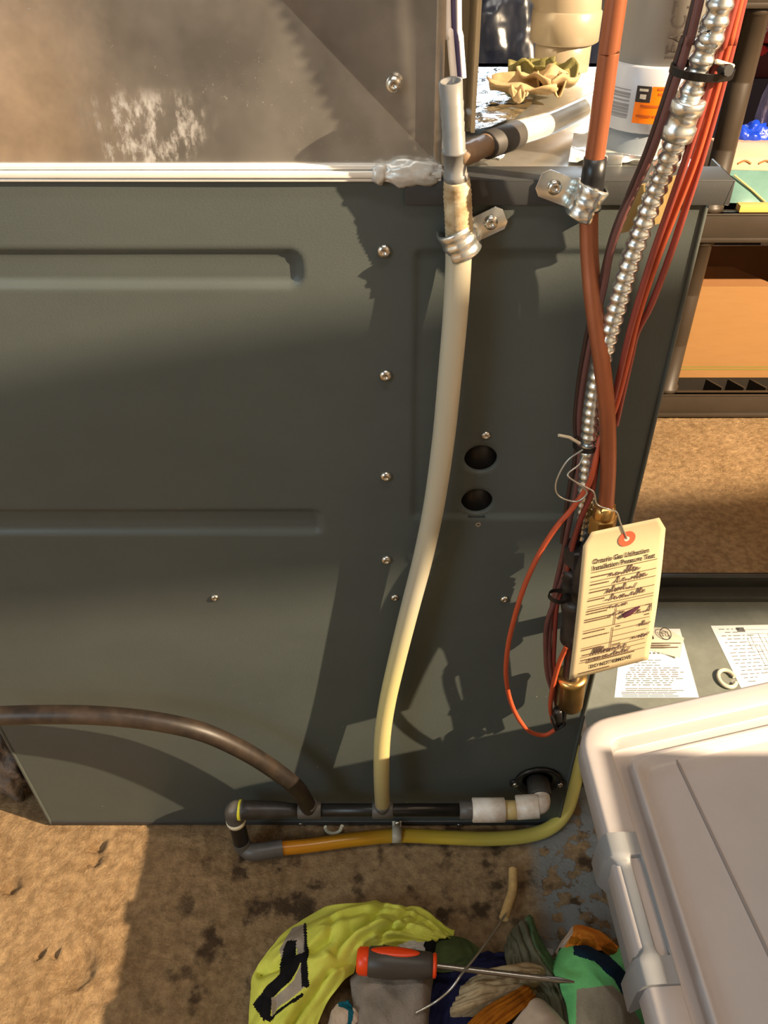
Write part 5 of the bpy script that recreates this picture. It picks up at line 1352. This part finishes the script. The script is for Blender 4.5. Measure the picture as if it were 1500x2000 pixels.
def proj(p):
    d = p - Vector((0, -CAM_D, CAM_H)); f = Vector((0, math.cos(PITCH), -math.sin(PITCH))); dn = Vector((0, -math.sin(PITCH), -math.cos(PITCH)))
    z = d.dot(f); return CX + FPX * d.x / z, CY + FPX * d.dot(dn) / z
def rag(name, px, mats, label, N=70, fold=0.004, fscale=22, seed=0, prints=(), thick=0.002, stretch=(1, 1), cat='rag', group='rags on the floor', creases=()):
    "cloth through a net of points (u, v, height), gathered into folds"
    net = [[F(u, v, z) for (u, v, z) in row] for row in px]
    vs = []; fs = []; mi = []
    for j in range(N + 1):
        for i in range(N + 1):
            s, t = i / N, j / N
            p = net_eval(net, s, t)
            w = noise.noise(Vector((s * fscale * 0.25 * stretch[0] + seed, t * fscale * 0.25 * stretch[1], seed * 0.7)))
            w = (0.6 - abs(w) * 2.2) * fold
            w += 0.35 * fold * noise.noise(Vector((s * fscale * 0.8 + seed, t * fscale * 0.8, 1)))
            if creases:
                u, v = proj(p)
                for (line, wd_, dp) in creases:
                    d = min(seg_dist(u, v, *line[k], *line[k + 1]) for k in range(len(line) - 1))
                    q = d / wd_
                    w += -dp * math.exp(-q * q) + 0.22 * dp * math.exp(-(q - 2.2) ** 2)
            p = Vector((p.x, p.y, max(p.z + w, 0.0035)))
            vs.append(p)
    mb = MB()
    for j in range(N):
        for i in range(N):
            a = j*(N+1)+i
            c = (vs[a] + vs[a + N + 2]) / 2; m_ = 0
            if prints:
                u, v = proj(c)
                for (k, poly) in prints:
                    if inpoly(u, v, poly): m_ = k
            mb.f.append((a, a+1, a+N+2, a+N+1)); mb.m.append(m_); mb.sm.append(True)
    mb.v = [tuple(v) for v in vs]
    o = mb.build(name, mats)
    md = o.modifiers.new('thickness', 'SOLIDIFY'); md.thickness = thick; md.offset = -1
    return tag(o, label, cat, group)
blk = [(512, 1938), (560, 1905), (565, 1862), (575, 1838), (590, 1845), (590, 1868), (595, 1865), (595, 1912), (585, 1930), (560, 1955), (528, 1985), (515, 1990), (498, 1962)]
blk = [(497, 1962), (515, 1935), (548, 1905), (547, 1880), (552, 1865), (562, 1840), (580, 1838), (578, 1866), (597, 1862), (599, 1925), (590, 1928), (588, 1880), (570, 1915), (548, 1935), (530, 1950), (527, 1985), (512, 1988)]
gr1 = [(548, 1855), (572, 1815), (594, 1808), (597, 1862), (585, 1868), (578, 1838), (562, 1840), (566, 1885), (556, 1892), (550, 1880)]
gr2 = [(550, 1938), (575, 1915), (588, 1882), (596, 1880), (598, 1925), (575, 1945), (552, 1962), (530, 1985), (527, 1952)]
edge_l = [(594, 1806), (600, 1806), (603, 1925), (597, 1928)]
edge_b = [(513, 1986), (530, 1985), (590, 1937), (592, 1942), (528, 1995), (514, 1992)]
rag('lime_shirt', [
    [(478, 2075, 0.004), (492, 1960, 0.004), (500, 1895, 0.004), (560, 1820, 0.004), (640, 1775, 0.006), (700, 1766, 0.010), (770, 1770, 0.012), (835, 1785, 0.006), (888, 1822, 0.004)],
    [(484, 2075, 0.03), (498, 1960, 0.03), (506, 1905, 0.03), (572, 1835, 0.045), (645, 1790, 0.05), (705, 1778, 0.05), (770, 1780, 0.045), (830, 1797, 0.03), (882, 1832, 0.014)],
    [(510, 2080, 0.04), (530, 1970, 0.05), (545, 1920, 0.055), (600, 1860, 0.065), (655, 1825, 0.068), (710, 1805, 0.065), (760, 1802, 0.058), (810, 1815, 0.042), (862, 1836, 0.026)],
    [(545, 2085, 0.04), (570, 1990, 0.05), (590, 1940, 0.06), (640, 1890, 0.066), (680, 1860, 0.066), (718, 1838, 0.060), (755, 1830, 0.050), (795, 1832, 0.042), (840, 1840, 0.034)],
    [(590, 2090, 0.02), (615, 2020, 0.03), (640, 1960, 0.036), (675, 1910, 0.044), (698, 1882, 0.046), (722, 1860, 0.046), (750, 1848, 0.042), (785, 1844, 0.036), (818, 1846, 0.03)]],
    [M['lime'], M['fab_black'], M['fab_greyprint']], 'lime green shirt with black and grey print, crumpled on the floor', 210, 0.010, 11, 2.3, ((2, gr1), (2, gr2), (1, blk), (1, edge_l), (1, edge_b)), stretch=(1.6, 1.9), cat='shirt', creases=(
    ([(652, 1862), (688, 1817), (730, 1792)], 7, 0.012), ([(744, 1826), (768, 1800), (792, 1780)], 6, 0.010), ([(775, 1816), (814, 1792), (846, 1818)], 5, 0.008),
    ([(700, 1810), (745, 1772)], 6, 0.006), ([(800, 1784), (850, 1800), (884, 1828)], 5, 0.008), ([(570, 2000), (593, 1961), (640, 1905)], 7, 0.012), ([(512, 1905), (548, 1890), (580, 1860)], 8, 0.010),
    ([(640, 2000), (668, 1940), (690, 1895)], 7, 0.009), ([(610, 1860), (640, 1835), (650, 1800)], 8, 0.006), ([(490, 2000), (520, 1950)], 8, 0.006)))
rag('grey_towel', [
    [(690, 1895, 0.025), (740, 1880, 0.04), (790, 1872, 0.045), (830, 1880, 0.045), (846, 1885, 0.02)],
    [(685, 1915, 0.03), (735, 1905, 0.048), (785, 1900, 0.052), (828, 1900, 0.05), (845, 1905, 0.02)],
    [(690, 1960, 0.03), (735, 1950, 0.05), (780, 1950, 0.052), (825, 1950, 0.05), (838, 1955, 0.02)],
    [(690, 2060, 0.03), (735, 2060, 0.045), (780, 2060, 0.045), (820, 2060, 0.045), (832, 2060, 0.02)]],
    [M['terry_grey']], 'grey terry towel under the screwdriver handle', 60, 0.003, 14, 5.1)
rag('white_fleece_scrap', [
    [(772, 1850, 0.03), (800, 1835, 0.036), (832, 1840, 0.034)], [(775, 1862, 0.035), (805, 1850, 0.045), (834, 1852, 0.038)], [(785, 1875, 0.03), (810, 1868, 0.04), (836, 1872, 0.03)]],
    [M['white_fleece']], 'white fleece scrap peeping out above the screwdriver handle', 40, 0.003, 20, 7.7)
rag('dark_sock', [
    [(826, 1838, 0.03), (846, 1836, 0.032), (852, 1842, 0.02)], [(828, 1850, 0.04), (842, 1850, 0.042), (850, 1856, 0.025)], [(830, 1878, 0.03), (842, 1880, 0.035), (848, 1886, 0.02)]],
    [M['fab_black']], 'small black rolled hem between white fleece and green rag', 30, 0.002, 12, 3.7)
rag('green_rag', [
    [(838, 1832, 0.004), (875, 1830, 0.006), (910, 1838, 0.004), (935, 1856, 0.004)], [(840, 1850, 0.028), (875, 1850, 0.032), (905, 1856, 0.028), (930, 1868, 0.012)],
    [(842, 1876, 0.028), (870, 1876, 0.032), (895, 1878, 0.026), (915, 1886, 0.012)], [(842, 1898, 0.02), (862, 1898, 0.022), (885, 1898, 0.02), (900, 1900, 0.01)]],
    [M['dark_green']], 'olive green rag just right of the lime shirt', 50, 0.003, 12, 4.4)
rag('navy_rag', [
    [(842, 1885, 0.004), (900, 1872, 0.006), (950, 1862, 0.008), (1000, 1866, 0.006)], [(838, 1920, 0.014), (890, 1905, 0.02), (950, 1890, 0.02), (1005, 1888, 0.012)],
    [(832, 1970, 0.018), (870, 1960, 0.022), (930, 1940, 0.024), (1000, 1930, 0.014)], [(826, 2070, 0.016), (870, 2070, 0.02), (930, 2060, 0.02), (1000, 2040, 0.012)]],
    [M['navy']], 'navy blue rag lying flat under the beige rag', 60, 0.005, 18, 6.2)
rag('sage_rag', [
    [(985, 1855, 0.004), (1000, 1820, 0.006), (1030, 1792, 0.012), (1042, 1800, 0.006)], [(990, 1880, 0.02), (1012, 1850, 0.03), (1040, 1830, 0.034), (1056, 1840, 0.014)],
    [(1000, 1920, 0.024), (1030, 1900, 0.034), (1060, 1880, 0.034), (1086, 1890, 0.014)], [(1050, 1960, 0.024), (1075, 1950, 0.034), (1095, 1940, 0.03), (1112, 1950, 0.012)], [(1075, 2070, 0.02), (1095, 2060, 0.03), (1115, 2050, 0.03), (1130, 2050, 0.01)]],
    [M['sage'], M['sage_hem']], 'stained sage rag with a green hem standing up behind the pile', 70, 0.006, 16, 8.2, ((1, [(1026, 1785), (1046, 1785), (1066, 1850), (1090, 1890), (1130, 1960), (1112, 1960), (1072, 1895), (1046, 1850)]),), stretch=(2.2, 0.8))
rag('beige_rag', [
    [(905, 1920, 0.02), (945, 1898, 0.036), (1000, 1885, 0.044), (1055, 1886, 0.04), (1070, 1900, 0.02)], [(895, 1945, 0.03), (940, 1925, 0.05), (990, 1915, 0.052), (1040, 1910, 0.046), (1068, 1920, 0.02)],
    [(880, 1975, 0.03), (920, 1960, 0.048), (970, 1945, 0.048), (1020, 1935, 0.040), (1064, 1945, 0.018)], [(884, 1995, 0.012), (915, 1985, 0.024), (965, 1970, 0.028), (1015, 1952, 0.026), (1058, 1965, 0.012)]],
    [M['beige']], 'soiled beige rag crossed by the screwdriver shaft', 70, 0.006, 18, 9.4, stretch=(0.8, 2.0))
rag('rust_rag', [
    [(885, 2030, 0.03), (940, 1975, 0.045), (990, 1945, 0.05), (1025, 1926, 0.045)], [(905, 2040, 0.042), (955, 1988, 0.058), (1005, 1955, 0.062), (1035, 1935, 0.052)],
    [(930, 2060, 0.03), (980, 2005, 0.045), (1020, 1972, 0.05), (1044, 1948, 0.04)]],
    [M['rust']], 'rust orange folded rag in front of the beige rag', 60, 0.007, 10, 2.9, stretch=(0.3, 2.4))
rag('ribbed_sock', [
    [(965, 2055, 0.03), (1000, 2005, 0.045), (1040, 1955, 0.05), (1062, 1958, 0.035)], [(1000, 2070, 0.05), (1035, 2015, 0.06), (1070, 1978, 0.058), (1085, 1980, 0.035)],
    [(1050, 2080, 0.04), (1075, 2035, 0.05), (1098, 2008, 0.045), (1112, 2005, 0.02)]],
    [M['ribbed']], 'pale ribbed sock at the bottom edge beside the rust rag', 60, 0.002, 8, 1.2, cat='sock')
rag('orange_rag', [
    [(1085, 1862, 0.006), (1108, 1828, 0.012), (1130, 1808, 0.014), (1170, 1822, 0.010), (1208, 1850, 0.004)], [(1090, 1868, 0.02), (1112, 1838, 0.034), (1135, 1820, 0.036), (1172, 1836, 0.03), (1206, 1860, 0.016)],
    [(1100, 1880, 0.02), (1120, 1862, 0.034), (1145, 1850, 0.036), (1175, 1860, 0.034), (1206, 1880, 0.02)]],
    [M['orange_cloth'], M['cream_cloth'], M['rust']], 'orange rag with white edge behind the green fleece', 60, 0.004, 14, 3.3, ((1, [(1080, 1870), (1090, 1835), (1118, 1805), (1122, 1822), (1106, 1850), (1098, 1880)]), (2, [(1172, 1850), (1190, 1842), (1212, 1860), (1205, 1885), (1175, 1875)]), (2, [(1116, 1830), (1160, 1838), (1165, 1850), (1112, 1845)])))
nv = [(1080, 1880), (1082, 1862), (1105, 1845), (1120, 1842), (1150, 1848), (1190, 1870), (1225, 1905), (1236, 1965), (1216, 1950), (1196, 1912), (1160, 1880), (1122, 1868), (1095, 1872)]
gy = [(1128, 1932), (1160, 1928), (1195, 1926), (1225, 1955), (1262, 2020), (1262, 2100), (1128, 2100)]
lgn = [(1084, 1875), (1100, 1852), (1120, 1845), (1122, 1868), (1096, 1874)]
rag('fleece_hat', [
    [(1082, 1880, 0.006), (1100, 1850, 0.016), (1140, 1842, 0.02), (1190, 1864, 0.016), (1224, 1848, 0.012), (1240, 1900, 0.004)], [(1084, 1900, 0.04), (1108, 1872, 0.055), (1145, 1866, 0.06), (1190, 1886, 0.055), (1222, 1880, 0.04), (1242, 1915, 0.012)],
    [(1096, 1930, 0.045), (1120, 1912, 0.062), (1155, 1905, 0.066), (1195, 1920, 0.06), (1225, 1930, 0.04), (1244, 1950, 0.012)], [(1108, 1965, 0.04), (1135, 1960, 0.06), (1170, 1958, 0.064), (1210, 1970, 0.055), (1238, 1985, 0.034), (1256, 2000, 0.01)],
    [(1118, 2060, 0.03), (1145, 2060, 0.05), (1180, 2060, 0.05), (1220, 2060, 0.04), (1246, 2060, 0.024), (1262, 2060, 0.006)]],
    [M['green_fleece'], M['navy_teal'], M['grey_fleece']], 'green, navy and grey fleece hat beside the storage bin', 100, 0.004, 10, 5.6, ((1, nv), (0, lgn), (2, gy)), cat='hat')
rag('cream_rag', [
    [(640, 2010, 0.03), (655, 1965, 0.036), (680, 1955, 0.036)], [(655, 2030, 0.035), (668, 1985, 0.042), (692, 1970, 0.04)], [(680, 2060, 0.03), (690, 2010, 0.036), (704, 1990, 0.032)]],
    [M['cream_cloth'], M['teal_cloth']], 'cream rag with teal border between lime shirt and grey towel', 40, 0.003, 10, 2.1, ((1, [(660, 1950), (690, 1950), (690, 1972), (684, 2010), (676, 2010), (680, 1975), (662, 1968)]),))

# ------------------------------------------------------------------ screwdriver
zs = 0.078
s0 = F(697, 1876, zs); s1 = F(852, 1886, zs - 0.002); s2 = F(1122, 1918, zs + 0.002)
sd_ = thing('screwdriver', (s0 + s1) / 2, 'dark handled screwdriver with orange end lying across the rags', 'screwdriver')
hd = s1 - s0; HL = hd.length
MB().lathe(s0 + hd * 0.12, hd, [(0, 0.0135), (0.004, 0.0165), (HL * 0.25, 0.0178), (HL * 0.45, 0.0168), (HL * 0.65, 0.0150), (HL * 0.80, 0.0140), (HL * 0.85, 0.0120)], 24).build('grip', M['driver_grip'], sd_)
MB().lathe(s0, hd, [(0, 0.0120), (0.003, 0.0150), (HL * 0.12, 0.0158), (HL * 0.16, 0.0150)], 24).build('end_cap', M['driver_orange'], sd_)
MB().lathe(s0 + hd * 0.955, hd, [(0, 0.0125), (0.001, 0.0135), (HL * 0.04, 0.0135), (HL * 0.05, 0.011)], 24).build('collar', M['driver_orange'], sd_)
# orange inlay on the camera-facing flank of the grip
dvn = hd.normalized(); upn = Vector((0, 0.35, 0.94)); upn = (upn - dvn * upn.dot(dvn)).normalized(); sdn = dvn.cross(upn)
mb = MB(); vs = [] ; nA = 24
cen = s0 + hd * 0.47 + upn * 0
def on_grip(a, h): 
    r = 0.0178 - 0.0012 * abs(h / 0.03)
    return cen + dvn * h + (upn * math.cos(a) + sdn * math.sin(a)) * (r + 0.0006)
for rr2 in (0.0, 0.5, 0.85, 1.0):
    for k in range(nA):
        a = 2 * PI * k / nA; vs.append(on_grip(-0.10 + 0.42 * rr2 * math.sin(a), 0.030 * rr2 * math.cos(a)) - upn * (0.0015 if rr2 == 1.0 else 0))
mb.add(vs, [(i*nA+k, i*nA+(k+1) % nA, (i+1)*nA+(k+1) % nA, (i+1)*nA+k) for i in range(3) for k in range(nA)]); mb.build('orange_inlay', M['driver_orange'], sd_)
mb = MB(); shp = [s1, s1 * 0.2 + s2 * 0.8, s1 * 0.12 + s2 * 0.88, s2]
mb.sweep(shp, [0.0034, 0.0034, 0.0036, 0.0012], 12); mb.build('shaft', M['driver_steel'], sd_)

# wire poker with a scrap of tube as its grip
wk = thing('wire_poker', F(985, 1795, 0.02), 'bent steel wire with a tan tube grip poked into the rags', 'wire tool')
MB().sweep(cr([F(812, 1978, 0.062), F(850, 1957, 0.066), F(880, 1932, 0.086), F(905, 1898, 0.092), F(945, 1848, 0.06), F(990, 1782, 0.02)], 8), 0.0015, 8).build('wire', M['steel_wire'], wk)
MB().sweep(cr([F(984, 1793, 0.018), F(993, 1765, 0.012), F(1001, 1738, 0.010), F(1002, 1698, 0.008)], 8), [0.0062] * 25, 14).build('tube_grip', mat('tan_tube', S(196, 160, 104), 0.5, 0, 0.15, 60), wk)
